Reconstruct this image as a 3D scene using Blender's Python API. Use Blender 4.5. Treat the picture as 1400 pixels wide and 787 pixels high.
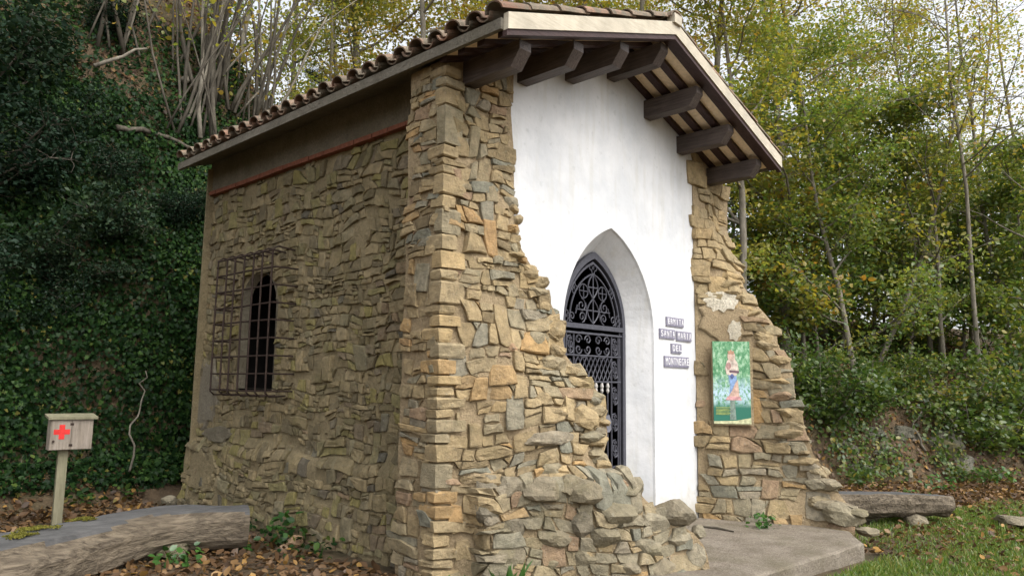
import bpy, bmesh, math, random
import numpy as np
from mathutils import Vector, Matrix, noise as mnoise
from mathutils.geometry import tessellate_polygon

for o in list(bpy.data.objects): bpy.data.objects.remove(o)
scene = bpy.context.scene
col = scene.collection

# ------------------------------------------------------------------ camera
FPX = 1025.0
HD, PITCH, ROLL = math.radians(46.5), math.atan(133 / FPX), math.radians(0.83)
CAM = np.array([-4.0, -4.6, 1.5])
_f = np.array([math.sin(HD) * math.cos(PITCH), math.cos(HD) * math.cos(PITCH), math.sin(PITCH)])
_r = np.array([math.cos(HD), -math.sin(HD), 0.0])
_u = np.cross(_r, _f)
RT = math.cos(ROLL) * _r + math.sin(ROLL) * _u
UP = -math.sin(ROLL) * _r + math.cos(ROLL) * _u
cd = bpy.data.cameras.new("camera")
cam = bpy.data.objects.new("camera", cd)
col.objects.link(cam)
cam.matrix_world = Matrix(((RT[0], UP[0], -_f[0], CAM[0]), (RT[1], UP[1], -_f[1], CAM[1]),
                           (RT[2], UP[2], -_f[2], CAM[2]), (0, 0, 0, 1)))
cd.sensor_width = 36.0
cd.lens = FPX / 1400 * 36
cd.clip_start, cd.clip_end = 0.05, 2000
scene.camera = cam

# ------------------------------------------------------------------ sky, sun, exposure
SUN_AZ, SUN_EL = math.radians(178), math.radians(52)      # azimuth clockwise from +Y (back of the chapel)
world = bpy.data.worlds.new("World")
scene.world = world
world.use_nodes = True
wn, wl = world.node_tree.nodes, world.node_tree.links
wn.clear()
sky = wn.new("ShaderNodeTexSky")
sky.sky_type = 'NISHITA'
sky.sun_disc = False
sky.sun_elevation, sky.sun_rotation = SUN_EL, SUN_AZ
sky.air_density, sky.dust_density, sky.ozone_density = 1.0, 4.0, 1.0
hsv = wn.new("ShaderNodeHueSaturation")
hsv.inputs['Saturation'].default_value = 0.22
hsv.inputs['Value'].default_value = 1.0
bg = wn.new("ShaderNodeBackground")
bg.inputs['Strength'].default_value = 0.15
wo = wn.new("ShaderNodeOutputWorld")
wl.new(sky.outputs[0], hsv.inputs['Color'])
wl.new(hsv.outputs[0], bg.inputs['Color'])
wl.new(bg.outputs[0], wo.inputs['Surface'])
sd = bpy.data.lights.new("sun", 'SUN')
sd.energy, sd.angle, sd.color = 0.5, math.radians(60), (1.0, 0.97, 0.92)
sun = bpy.data.objects.new("sun", sd)
col.objects.link(sun)
_sd = Vector((math.sin(SUN_AZ) * math.cos(SUN_EL), math.cos(SUN_AZ) * math.cos(SUN_EL), math.sin(SUN_EL)))
sun.rotation_euler = _sd.to_track_quat('Z', 'Y').to_euler()
sun.location = (6, -12, 14)
vs = scene.view_settings
vs.view_transform, vs.look, vs.gamma, vs.exposure = 'Standard', 'None', 1.0, 1.28
vs.use_curve_mapping = False
scene.render.engine = 'CYCLES'
cy = scene.cycles
cy.max_bounces, cy.diffuse_bounces, cy.glossy_bounces, cy.transmission_bounces = 5, 4, 2, 3
cy.use_denoising = True
cy.caustics_reflective = cy.caustics_refractive = False

# ------------------------------------------------------------------ pixel helpers (photo pixels, 1400 x 787)
def ray(x, y):
    return _f + RT * (x - 700) / FPX + UP * (393.5 - y) / FPX
def onY(x, y, Y=0.0):
    d = ray(x, y); return CAM + d * (Y - CAM[1]) / d[1]
def onX(x, y, X=0.0):
    d = ray(x, y); return CAM + d * (X - CAM[0]) / d[0]
def onZ(x, y, Z=0.0):
    d = ray(x, y); return CAM + d * (Z - CAM[2]) / d[2]

# ------------------------------------------------------------------ object helpers
def tag(o, label=None, cat=None, group=None, kind=None):
    if label: o["label"] = label
    if cat: o["category"] = cat
    if group: o["group"] = group
    if kind: o["kind"] = kind
    return o
def empty(name, loc, label, cat, group=None):
    o = bpy.data.objects.new(name, None)
    o.empty_display_size = 0.2
    col.objects.link(o)
    o.location = loc
    return tag(o, label, cat, group, "thing")
def link(name, me, parent=None, kind=None):
    o = bpy.data.objects.new(name, me)
    col.objects.link(o)
    if parent is not None:
        o.parent = parent
        # meshes are written in world coordinates: undo the parent's location
        p, off = parent, Vector((0, 0, 0))
        while p is not None:
            off += p.location; p = p.parent
        o.location = -off
    if kind: o["kind"] = kind
    return o

class MB:
    """collects faces of one mesh; t = tint of the faces"""
    def __init__(s):
        s.v, s.f, s.t, s.m = [], [], [], []
    def add(s, verts, faces, t=0.5, m=0):
        b = len(s.v)
        s.v.extend([tuple(map(float, q)) for q in verts])
        for f in faces:
            s.f.append(tuple(i + b for i in f)); s.t.append(t); s.m.append(m)
        return s
    def box(s, lo, hi, t=0.5, m=0):
        x0, y0, z0 = lo; x1, y1, z1 = hi
        return s.add([(x0,y0,z0),(x1,y0,z0),(x1,y1,z0),(x0,y1,z0),(x0,y0,z1),(x1,y0,z1),(x1,y1,z1),(x0,y1,z1)],
                     [(0,3,2,1),(4,5,6,7),(0,1,5,4),(1,2,6,5),(2,3,7,6),(3,0,4,7)], t, m)
    def hexa(s, p, t=0.5, m=0):
        """8 points, bottom ring then top ring"""
        return s.add(p, [(0,3,2,1),(4,5,6,7),(0,1,5,4),(1,2,6,5),(2,3,7,6),(3,0,4,7)], t, m)
    def tube(s, path, rad, n=6, t=0.5, m=0, cap=True):
        path = [np.array(p, float) for p in path]
        k = len(path)
        if np.isscalar(rad): rad = [rad] * k
        up = np.array([0.0, 0.0, 1.0]); vs, fs = [], []
        prev = None
        for i in range(k):
            d = path[min(i + 1, k - 1)] - path[max(i - 1, 0)]
            d = d / (np.linalg.norm(d) + 1e-9)
            if prev is None:
                a = np.cross(d, up)
                if np.linalg.norm(a) < 1e-3: a = np.cross(d, [1.0, 0, 0])
            else:
                a = prev - d * (prev @ d)
            a /= np.linalg.norm(a) + 1e-9
            prev = a
            b = np.cross(d, a)
            for j in range(n):
                w = 2 * math.pi * j / n
                vs.append(path[i] + rad[i] * (a * math.cos(w) + b * math.sin(w)))
        for i in range(k - 1):
            for j in range(n):
                j2 = (j + 1) % n
                fs.append((i*n+j, i*n+j2, (i+1)*n+j2, (i+1)*n+j))
        if cap:
            fs.append(tuple(range(n))[::-1]); fs.append(tuple((k-1)*n + j for j in range(n)))
        return s.add(vs, fs, t, m)
    def mesh(s, name, mats, smooth=False):
        me = bpy.data.meshes.new(name)
        me.from_pydata(s.v, [], s.f)
        if not isinstance(mats, (list, tuple)): mats = [mats]
        for q in mats: me.materials.append(q)
        a = me.attributes.new("tint", 'FLOAT', 'FACE')
        a.data.foreach_set("value", np.array(s.t, np.float32))
        me.polygons.foreach_set("material_index", np.array(s.m, np.int32))
        if smooth: me.polygons.foreach_set("use_smooth", np.ones(len(s.f), bool))
        me.update()
        return me
    def build(s, name, mats, parent=None, smooth=False, kind=None):
        return link(name, s.mesh(name, mats, smooth), parent, kind)

def np_mesh(name, V, F, tint, mat, smooth=False):
    """V (n,3), F (m,k) faces with the same number of corners"""
    me = bpy.data.meshes.new(name)
    n, (m, k) = len(V), F.shape
    me.vertices.add(n); me.vertices.foreach_set("co", V.astype(np.float32).ravel())
    me.loops.add(m * k); me.loops.foreach_set("vertex_index", F.astype(np.int32).ravel())
    me.polygons.add(m)
    me.polygons.foreach_set("loop_start", np.arange(0, m * k, k, dtype=np.int32))
    me.polygons.foreach_set("loop_total", np.full(m, k, np.int32))
    if smooth: me.polygons.foreach_set("use_smooth", np.ones(m, bool))
    me.materials.append(mat)
    a = me.attributes.new("tint", 'FLOAT', 'FACE')
    a.data.foreach_set("value", np.broadcast_to(tint, (m,)).astype(np.float32))
    me.update(calc_edges=True)
    return me

# ------------------------------------------------------------------ materials
def nodes(name):
    m = bpy.data.materials.new(name)
    m.use_nodes = True
    t = m.node_tree
    b = t.nodes["Principled BSDF"]
    b.inputs['Specular IOR Level'].default_value = 0.25
    return m, t.nodes, t.links, b
def ramp(n, l, src, stops, interp='LINEAR'):
    r = n.new("ShaderNodeValToRGB")
    e = r.color_ramp.elements
    while len(e) < len(stops): e.new(0.5)
    for q, (p, c) in zip(e, stops):
        q.position = p; q.color = (*c, 1)
    r.color_ramp.interpolation = interp
    l.new(src, r.inputs[0])
    return r.outputs[0]
def noise(n, l, scale, detail=5, rough=0.55, vec=None, dist=0.0):
    t = n.new("ShaderNodeTexNoise")
    t.inputs['Scale'].default_value = scale
    t.inputs['Detail'].default_value = detail
    t.inputs['Roughness'].default_value = rough
    t.inputs['Distortion'].default_value = dist
    if vec is None:
        vec = n.new("ShaderNodeNewGeometry").outputs['Position']
    l.new(vec, t.inputs['Vector'])
    return t.outputs['Fac']
def mix(n, l, fac, a, b, mode='MIX'):
    x = n.new("ShaderNodeMix")
    x.data_type = 'RGBA'; x.blend_type = mode
    for k, q in ((0, fac), (6, a), (7, b)):
        if isinstance(q, (int, float)): x.inputs[k].default_value = q
        elif isinstance(q, tuple): x.inputs[k].default_value = (*q, 1)
        else: l.new(q, x.inputs[k])
    return x.outputs[2]
def math_(n, l, op, a, b=0.0, clamp=False):
    x = n.new("ShaderNodeMath"); x.operation = op; x.use_clamp = clamp
    for k, q in enumerate((a, b)):
        if isinstance(q, (int, float)): x.inputs[k].default_value = q
        else: l.new(q, x.inputs[k])
    return x.outputs[0]
def bump(n, l, b, src, dist, strength=1.0):
    x = n.new("ShaderNodeBump")
    x.inputs['Strength'].default_value = strength
    x.inputs['Distance'].default_value = dist
    l.new(src, x.inputs['Height']); l.new(x.outputs[0], b.inputs['Normal'])
def attr(n, name="tint"):
    a = n.new("ShaderNodeAttribute"); a.attribute_name = name
    return a.outputs['Fac']

def stone_mat(name, stops, moss=0.3):
    m, n, l, b = nodes(name)
    c = ramp(n, l, attr(n), stops)
    c = mix(n, l, 1.0, c, ramp(n, l, noise(n, l, 13, 6, 0.65), [(0.28, (0.55, 0.55, 0.55)), (0.72, (1.25, 1.22, 1.18))]), 'MULTIPLY')
    c = mix(n, l, ramp(n, l, noise(n, l, 2.3, 4, 0.6), [(0.52, (0, 0, 0)), (0.72, (moss, moss, moss))]), c, (0.155, 0.135, 0.05))
    # pale lichen spots
    c = mix(n, l, ramp(n, l, noise(n, l, 34, 3, 0.6), [(0.62, (0, 0, 0)), (0.75, (0.4, 0.4, 0.4))]), c, (0.40, 0.38, 0.31))
    l.new(c, b.inputs['Base Color'])
    b.inputs['Roughness'].default_value = 0.9
    h = math_(n, l, 'ADD', noise(n, l, 22, 8, 0.7), math_(n, l, 'MULTIPLY', noise(n, l, 90, 4, 0.6), 0.3))
    bump(n, l, b, h, 0.035, 0.8)
    return m
WARM = [(0.0, (0.194, 0.151, 0.088)), (0.18, (0.322, 0.249, 0.141)), (0.36, (0.389, 0.300, 0.169)), (0.52, (0.263, 0.232, 0.158)),
        (0.66, (0.429, 0.319, 0.169)), (0.78, (0.263, 0.244, 0.182)), (0.88, (0.340, 0.226, 0.137)), (0.94, (0.429, 0.282, 0.128)), (1.0, (0.213, 0.207, 0.158))]
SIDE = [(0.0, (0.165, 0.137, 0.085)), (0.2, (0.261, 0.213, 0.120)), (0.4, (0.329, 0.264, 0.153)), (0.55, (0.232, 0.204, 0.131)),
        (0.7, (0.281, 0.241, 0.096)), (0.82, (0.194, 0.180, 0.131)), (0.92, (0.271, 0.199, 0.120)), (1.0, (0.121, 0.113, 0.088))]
GREY = [(0.0, (0.180, 0.160, 0.118)), (0.35, (0.271, 0.232, 0.160)), (0.7, (0.225, 0.197, 0.131)), (1.0, (0.307, 0.273, 0.198))]
M_STONE = stone_mat("warm_stone", WARM, 0.25)
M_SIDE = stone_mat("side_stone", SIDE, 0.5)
M_ROCK = stone_mat("grey_rock", GREY, 0.45)
M_LEDGE = stone_mat("mossy_ledge", [(0.0, (0.10, 0.095, 0.07)), (1.0, (0.22, 0.21, 0.17))], 0.9)

def mortar_mat(name, a, bcol, moss):
    m, n, l, b = nodes(name)
    c = mix(n, l, ramp(n, l, noise(n, l, 3.0, 6, 0.65), [(0.3, (0, 0, 0)), (0.7, (1, 1, 1))]), a, bcol)
    c = mix(n, l, 1.0, c, ramp(n, l, noise(n, l, 40, 5, 0.7), [(0.3, (0.7, 0.7, 0.7)), (0.7, (1.15, 1.15, 1.15))]), 'MULTIPLY')
    c = mix(n, l, ramp(n, l, noise(n, l, 1.1, 4, 0.6), [(0.5, (0, 0, 0)), (0.7, (moss, moss, moss))]), c, (0.12, 0.105, 0.05))
    l.new(c, b.inputs['Base Color'])
    b.inputs['Roughness'].default_value = 0.95
    h = math_(n, l, 'ADD', noise(n, l, 16, 8, 0.7), math_(n, l, 'MULTIPLY', noise(n, l, 70, 5, 0.7), 0.5))
    bump(n, l, b, h, 0.04, 1.0)
    return m
M_MORTAR = mortar_mat("warm_mortar", (0.457, 0.350, 0.214), (0.348, 0.264, 0.157), 0.22)
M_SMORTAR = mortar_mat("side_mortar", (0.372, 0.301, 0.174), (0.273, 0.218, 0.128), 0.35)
M_PLASTER = mortar_mat("old_plaster", (0.30, 0.265, 0.20), (0.20, 0.17, 0.12), 0.3)
M_PALEP = mortar_mat("pale_plaster", (0.74, 0.68, 0.55), (0.60, 0.53, 0.40), 0.03)

def white_mat():
    m, n, l, b = nodes("whitewash")
    c = ramp(n, l, noise(n, l, 1.3, 6, 0.6), [(0.38, (0.53, 0.54, 0.55)), (0.60, (0.65, 0.65, 0.65))])
    pos = n.new("ShaderNodeNewGeometry").outputs['Position']
    mp = n.new("ShaderNodeMapping"); mp.inputs['Scale'].default_value = (6, 6, 0.7)
    l.new(pos, mp.inputs[0])
    c = mix(n, l, ramp(n, l, noise(n, l, 1.6, 5, 0.65, mp.outputs[0]), [(0.5, (0, 0, 0)), (0.72, (0.5, 0.5, 0.5))]), c, (0.50, 0.485, 0.43))
    c = mix(n, l, ramp(n, l, noise(n, l, 14, 4, 0.6), [(0.62, (0, 0, 0)), (0.70, (0.45, 0.45, 0.45))]), c, (0.44, 0.45, 0.44))
    # grime along the foot of the wall
    sx = n.new("ShaderNodeSeparateXYZ"); l.new(pos, sx.inputs[0])
    g = math_(n, l, 'SUBTRACT', math_(n, l, 'MULTIPLY', noise(n, l, 6, 5, 0.6), 0.7), sx.outputs[2])
    c = mix(n, l, ramp(n, l, g, [(0.0, (0, 0, 0)), (0.35, (0.6, 0.6, 0.6))]), c, (0.40, 0.36, 0.28))
    l.new(c, b.inputs['Base Color'])
    b.inputs['Roughness'].default_value = 0.85
    h = math_(n, l, 'ADD', noise(n, l, 4, 4, 0.5), math_(n, l, 'MULTIPLY', noise(n, l, 30, 5, 0.6), 0.12))
    bump(n, l, b, h, 0.02, 0.7)
    return m
M_WHITE = white_mat()

def wood_mat(name, a, c2, rough=0.65, scale=(2, 30, 30), grain=0.01, spec=0.3):
    m, n, l, b = nodes(name)
    tc = n.new("ShaderNodeTexCoord").outputs['Object']
    mp = n.new("ShaderNodeMapping"); mp.inputs['Scale'].default_value = scale
    l.new(tc, mp.inputs[0])
    f = noise(n, l, 1.5, 6, 0.65, mp.outputs[0], 0.4)
    c = ramp(n, l, f, [(0.3, a), (0.7, c2)])
    c = mix(n, l, 1.0, c, ramp(n, l, noise(n, l, 5, 4), [(0.3, (0.8, 0.8, 0.8)), (0.7, (1.15, 1.15, 1.15))]), 'MULTIPLY')
    l.new(c, b.inputs['Base Color'])
    b.inputs['Roughness'].default_value = rough
    b.inputs['Specular IOR Level'].default_value = spec
    bump(n, l, b, f, grain, 0.8)
    return m
M_BEAM = wood_mat("stained_beam", (0.055, 0.042, 0.037), (0.12, 0.095, 0.082), 0.5, (30, 2, 30))
M_BATTEN = wood_mat("stained_batten", (0.035, 0.018, 0.016), (0.06, 0.032, 0.028), 0.55, (3, 30, 30))
M_FASCIA = wood_mat("cream_fascia", (0.42, 0.37, 0.28), (0.52, 0.47, 0.37), 0.75, (3, 20, 30), 0.004)
M_EAVE = mortar_mat("cement_eave", (0.27, 0.245, 0.195), (0.18, 0.16, 0.125), 0.2)
M_POST = wood_mat("grey_green_wood", (0.16, 0.15, 0.09), (0.26, 0.24, 0.16), 0.8, (25, 25, 2))
M_BOXW = wood_mat("weathered_board", (0.20, 0.165, 0.125), (0.36, 0.31, 0.26), 0.8, (30, 30, 2.0))
M_LOG = wood_mat("weathered_log", (0.060, 0.046, 0.033), (0.238, 0.193, 0.135), 0.85, (1.870, 21.840, 21.320), 0.05)
M_LOGTOP = wood_mat("sawn_grey_top", (0.055, 0.055, 0.055), (0.105, 0.102, 0.098), 0.8, (2.0, 26, 26), 0.012)
M_BARK = wood_mat("grey_bark", (0.11, 0.095, 0.07), (0.24, 0.215, 0.17), 0.9, (9, 9, 2), 0.02)
M_DBARK = wood_mat("dark_bark", (0.045, 0.038, 0.028), (0.115, 0.10, 0.075), 0.9, (9, 9, 2), 0.02)

def plain(name, c, rough=0.6, metal=0.0, var=0.2):
    m, n, l, b = nodes(name)
    k = ramp(n, l, noise(n, l, 25, 5, 0.6), [(0.3, tuple(q * (1 - var) for q in c)), (0.7, tuple(min(1, q * (1 + var)) for q in c))])
    l.new(k, b.inputs['Base Color'])
    b.inputs['Roughness'].default_value = rough
    b.inputs['Metallic'].default_value = metal
    return m
M_IRON = plain("painted_iron", (0.062, 0.062, 0.075), 0.45)
M_RUST = plain("rusty_iron", (0.04, 0.026, 0.02), 0.8, 0, 0.4)
M_FINIAL = plain("pale_metal", (0.42, 0.40, 0.37), 0.5)
M_RED = plain("red_paint", (0.60, 0.035, 0.03), 0.5)
M_SHADE = plain("interior_shade", (0.02, 0.018, 0.016), 0.95)  # near-black colour standing in for the shade inside the chapel
M_SIGNG = plain("grey_violet_glaze", (0.24, 0.23, 0.29), 0.35)
M_SIGNW = plain("white_glaze", (0.72, 0.71, 0.72), 0.35, 0, 0.05)
M_PLATE = plain("gate_plate", (0.14, 0.14, 0.16), 0.5)
M_INK = plain("dark_red_ink", (0.10, 0.03, 0.03), 0.6)

def tile_mat():
    m, n, l, b = nodes("roof_tile_clay")
    c = ramp(n, l, attr(n), [(0, (0.17, 0.095, 0.065)), (0.35, (0.27, 0.15, 0.10)), (0.65, (0.24, 0.18, 0.13)), (1, (0.38, 0.21, 0.13))])
    c = mix(n, l, ramp(n, l, noise(n, l, 7, 5, 0.65), [(0.36, (0, 0, 0)), (0.56, (0.9, 0.9, 0.9))]), c, (0.13, 0.115, 0.085))
    l.new(c, b.inputs['Base Color'])
    b.inputs['Roughness'].default_value = 0.9
    bump(n, l, b, noise(n, l, 35, 6, 0.7), 0.01, 0.8)
    return m
M_TILE = tile_mat()
M_SOFFIT = plain("tan_soffit_tile", (0.78, 0.62, 0.42), 0.85, 0, 0.12)
M_BRICK = plain("red_brick", (0.20, 0.075, 0.045), 0.9, 0, 0.3)

def leaf_mat(name, stops, trans=0.35, gloss=0.03, vary=0.12):
    m = bpy.data.materials.new(name); m.use_nodes = True
    n, l = m.node_tree.nodes, m.node_tree.links
    n.clear()
    oi = n.new("ShaderNodeObjectInfo").outputs['Random']
    t = math_(n, l, 'ADD', attr(n), math_(n, l, 'MULTIPLY', math_(n, l, 'SUBTRACT', oi, 0.5), vary * 2), True)
    c = ramp(n, l, t, stops)
    d = n.new("ShaderNodeBsdfDiffuse"); l.new(c, d.inputs[0])
    tr = n.new("ShaderNodeBsdfTranslucent")
    l.new(mix(n, l, 1.0, c, (1.5, 1.5, 0.8), 'MULTIPLY'), tr.inputs[0])
    x = n.new("ShaderNodeMixShader"); x.inputs[0].default_value = trans
    l.new(d.outputs[0], x.inputs[1]); l.new(tr.outputs[0], x.inputs[2])
    g = n.new("ShaderNodeBsdfGlossy"); g.inputs['Roughness'].default_value = 0.4
    g.inputs[0].default_value = (1, 1, 1, 1)
    y = n.new("ShaderNodeMixShader"); y.inputs[0].default_value = gloss
    l.new(x.outputs[0], y.inputs[1]); l.new(g.outputs[0], y.inputs[2])
    o = n.new("ShaderNodeOutputMaterial"); l.new(y.outputs[0], o.inputs[0])
    return m
M_LEAF_Y = leaf_mat("autumn_leaf", [(0.0, (0.085, 0.15, 0.04)), (0.35, (0.165, 0.21, 0.05)), (0.6, (0.28, 0.265, 0.06)),
                                   (0.82, (0.32, 0.25, 0.04)), (1.0, (0.34, 0.18, 0.04))], 0.5)
M_LEAF_G = leaf_mat("green_leaf", [(0.0, (0.028, 0.065, 0.016)), (0.5, (0.08, 0.13, 0.028)), (0.85, (0.15, 0.185, 0.04)), (1.0, (0.27, 0.22, 0.05))], 0.4)
M_LEAF_D = leaf_mat("evergreen_leaf", [(0.0, (0.008, 0.019, 0.011)), (0.6, (0.018, 0.036, 0.020)), (1.0, (0.042, 0.066, 0.032))], 0.12, 0.008, 0.15)
M_IVY = leaf_mat("ivy_leaf", [(0.0, (0.007, 0.020, 0.007)), (0.5, (0.020, 0.048, 0.012)), (0.85, (0.055, 0.105, 0.024)), (1.0, (0.16, 0.13, 0.035))], 0.2, 0.006)
M_LITTER = leaf_mat("fallen_leaf", [(0.0, (0.055, 0.034, 0.020)), (0.4, (0.13, 0.075, 0.038)), (0.7, (0.22, 0.13, 0.055)), (0.9, (0.33, 0.19, 0.055)), (1.0, (0.38, 0.25, 0.10))], 0.15, 0.02)
M_GRASS = leaf_mat("grass_blade", [(0.0, (0.06, 0.12, 0.02)), (0.6, (0.125, 0.20, 0.035)), (1.0, (0.25, 0.25, 0.08))], 0.35, 0.03)
M_WEED = leaf_mat("weed_leaf", [(0.0, (0.03, 0.09, 0.02)), (1.0, (0.07, 0.17, 0.03))], 0.35, 0.04)

def ground_mat():
    m, n, l, b = nodes("soil_and_litter")
    c = ramp(n, l, noise(n, l, 5, 8, 0.7), [(0.3, (0.05, 0.036, 0.022)), (0.5, (0.115, 0.08, 0.048)), (0.7, (0.17, 0.12, 0.07))])
    c = mix(n, l, ramp(n, l, noise(n, l, 0.9, 5, 0.6), [(0.45, (0, 0, 0)), (0.65, (0.5, 0.5, 0.5))]), c, (0.05, 0.06, 0.022))
    l.new(c, b.inputs['Base Color'])
    b.inputs['Roughness'].default_value = 0.95
    bump(n, l, b, noise(n, l, 18, 8, 0.7), 0.06, 1.0)
    return m
M_GROUND = ground_mat()
M_SLAB = mortar_mat("worn_concrete", (0.33, 0.285, 0.225), (0.19, 0.155, 0.115), 0.5)
M_MOSS = leaf_mat("yellow_moss", [(0.0, (0.10, 0.10, 0.025)), (1.0, (0.24, 0.22, 0.05))], 0.2, 0.0)

# ------------------------------------------------------------------ terrain
FOOT = np.array([(-90, 16), (-30, 9), (-9, 5.4), (-3.6, 5.2), (-1.2, 5.9), (0.4, 5.75), (6.0, 6.1), (6.6, 3.4), (8.0, 1.4),
                 (10.2, 0.2), (13.5, -1.6), (20, -5.5), (40, -16), (90, -40)], float)
def foot_d(x, y):
    p = np.stack([x, y], -1)
    best = np.full(x.shape, 1e9); sg = np.ones(x.shape)
    for a, b in zip(FOOT[:-1], FOOT[1:]):
        ab = b - a
        t = np.clip(((p - a) @ ab) / (ab @ ab), 0, 1)
        q = p - (a + t[..., None] * ab)
        d = np.hypot(q[..., 0], q[..., 1])
        s = np.sign(ab[0] * (y - a[1]) - ab[1] * (x - a[0]))
        u = d < best - 1e-9
        best = np.where(u, d, best); sg = np.where(u, s, sg)
    return best * sg
def sst(a, b, x):
    t = np.clip((x - a) / (b - a), 0, 1); return t * t * (3 - 2 * t)
def wob(x, y):
    return (np.sin(x * 1.7 + y * .6) * np.cos(y * 1.3 - x * .4) * .5 + np.sin(x * 3.9 + 1.3) * np.sin(y * 4.3 + x * 1.1) * .3
            + np.sin(x * 8.3 - y * 3.1) * np.cos(y * 7.7 + x * 2.0) * .14)
def terrain(x, y):
    x = np.asarray(x, float); y = np.asarray(y, float)
    d = foot_d(x, y)
    hl = np.interp(d, [0, .7, 1.1, 1.9, 3.2, 8, 20, 60, 200], [0, .5, 2.3, 5.6, 8.0, 12.5, 20, 34, 44])
    hr = np.interp(d, [0, .35, .9, 2.5, 8, 20, 60, 200], [0, .45, 1.35, 2.0, 3.6, 5.0, 5.6, 5.0])
    k = sst(1.2, 7.5, x - 0.1 * np.maximum(d, 0))
    h = hl * (1 - k) + hr * k
    base = -0.07 - 0.10 * sst(1.0, 4.0, x - y * 0.2)
    amp = 0.02 + 0.30 * sst(0.3, 1.6, d)
    return base + h + wob(x, y) * amp
def T(x, y):
    return float(terrain(np.array([x]), np.array([y]))[0])
def grid_axis(lo, fine_lo, fine_hi, hi, step):
    a = np.arange(fine_lo, fine_hi, step)
    g1 = fine_hi + np.cumsum(step * 1.18 ** np.arange(0, 60)); g1 = g1[g1 < hi]
    g0 = fine_lo - np.cumsum(step * 1.18 ** np.arange(0, 60)); g0 = g0[g0 > lo][::-1]
    return np.concatenate([[lo], g0, a, g1, [hi]])
gx, gy = grid_axis(-400, -7, 17, 400, 0.16), grid_axis(-400, -6, 12, 400, 0.16)
GX, GY = np.meshgrid(gx, gy)
GZ = terrain(GX, GY)
nx, ny = len(gx), len(gy)
idx = np.arange(nx * ny).reshape(ny, nx)
F = np.stack([idx[:-1, :-1], idx[:-1, 1:], idx[1:, 1:], idx[1:, :-1]], -1).reshape(-1, 4)
g = link("ground", np_mesh("ground", np.stack([GX, GY, GZ], -1).reshape(-1, 3), F, 0.5, M_GROUND, True))
tag(g, "brown soil and leaf litter rising into wooded banks", "ground", kind="structure")

def hit(px, py, tmax=60):
    """where the line of sight of a photo pixel meets the ground"""
    d = ray(px, py)
    ts = np.arange(3, tmax, 0.05)
    P = CAM + ts[:, None] * d
    k = np.nonzero(P[:, 2] < terrain(P[:, 0], P[:, 1]))[0]
    i = k[0] if len(k) else len(ts) - 1
    return P[i]
def at_depth(px, dep):
    """ground point under photo column px, dep metres in front of the camera"""
    d = ray(px, 520); p = CAM + d * dep
    return np.array([p[0], p[1], T(p[0], p[1])])
def tnormal(x, y, e=0.12):
    zx = (terrain(x + e, y) - terrain(x - e, y)) / (2 * e)
    zy = (terrain(x, y + e) - terrain(x, y - e)) / (2 * e)
    n = np.stack([-zx, -zy, np.ones_like(zx)], -1)
    return n / np.linalg.norm(n, axis=-1, keepdims=True)

# ------------------------------------------------------------------ stone laying
def coursed(rng, u0, u1, v0, v1, hmin, hmax, lmin, lmax, warp=.05, seed=0.0):
    """rough courses of angular stones: quads with slanted joints, some split, some two courses high"""
    def wp(p):
        q = Vector((p[0]*1.6 + seed, p[1]*1.6, seed*.37)); q2 = Vector((p[0]*5 + seed, p[1]*5 + 9, seed))
        return (p[0] + warp*.6*mnoise.noise(q + Vector((7, 3, 1))) + .024*mnoise.noise(q2*1.6), p[1] + warp*1.3*mnoise.noise(q) + .026*mnoise.noise(q2*1.6 + Vector((3, 1, 4))))
    out = []
    v = v0; taken = []
    while v < v1:
        h = rng.uniform(hmin, hmax) if rng.random() < .75 else rng.uniform(hmax, hmax*1.5)
        u = u0 - rng.uniform(0, lmax)
        sl = 0.0
        new_taken = []
        while u < u1:
            L = (lmin + (lmax - lmin) * rng.random()**1.5) * (1.0 if rng.random() < .85 else 1.6)
            L = max(L, h*.7)
            s2 = rng.uniform(-.55, .55) * h
            if any(a < u + L/2 < b for a, b in taken):
                b = max(b for a, b in taken if a < u + L/2 < b); u = max(b, u + .02); sl = 0.0; continue
            q = [(u + sl*.5, v), (u + L + s2*.5, v), (u + L - s2*.5, v + h), (u - sl*.5, v + h)]
            r = rng.random()
            if r < .24 and h > hmin*1.2:                     # two thin stones
                f1, f2 = rng.uniform(.35, .65), rng.uniform(.35, .65)
                A = (q[0][0]+(q[3][0]-q[0][0])*f1, v + h*f1); B = (q[1][0]+(q[2][0]-q[1][0])*f2, v + h*f2)
                out += [[q[0], q[1], B, A], [A, B, q[2], q[3]]]
            elif r < .40 and L > lmin*1.4:                   # slanted split
                f1, f2 = rng.uniform(.3, .7), rng.uniform(.3, .7)
                A = (u + L*f1, v); B = (u + L*f2, v + h)
                out += [[q[0], A, B, q[3]], [A, q[1], q[2], B]]
            elif r < .52 and L < lmax*.9:                    # tall stone through the next course
                ht = h * rng.uniform(1.5, 1.9)
                out.append([q[0], q[1], (u + L, v + ht), (u, v + ht)]); new_taken.append((u - .01, u + L + .01))
            elif r < .74:                                    # corner knocked off, small chip beside it
                f = rng.uniform(.55, .8); g = rng.uniform(.35, .65)
                A = (q[3][0] + (q[2][0]-q[3][0])*f, v + h); B = (q[1][0] + (q[2][0]-q[1][0])*g, v + h*g)
                out += [[q[0], q[1], B, A, q[3]], [B, q[2], A]]
            else: out.append(q)
            u += L; sl = s2
        taken = new_taken
        v += h
    return [np.array([wp(p) for p in q]) for q in out]
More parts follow.
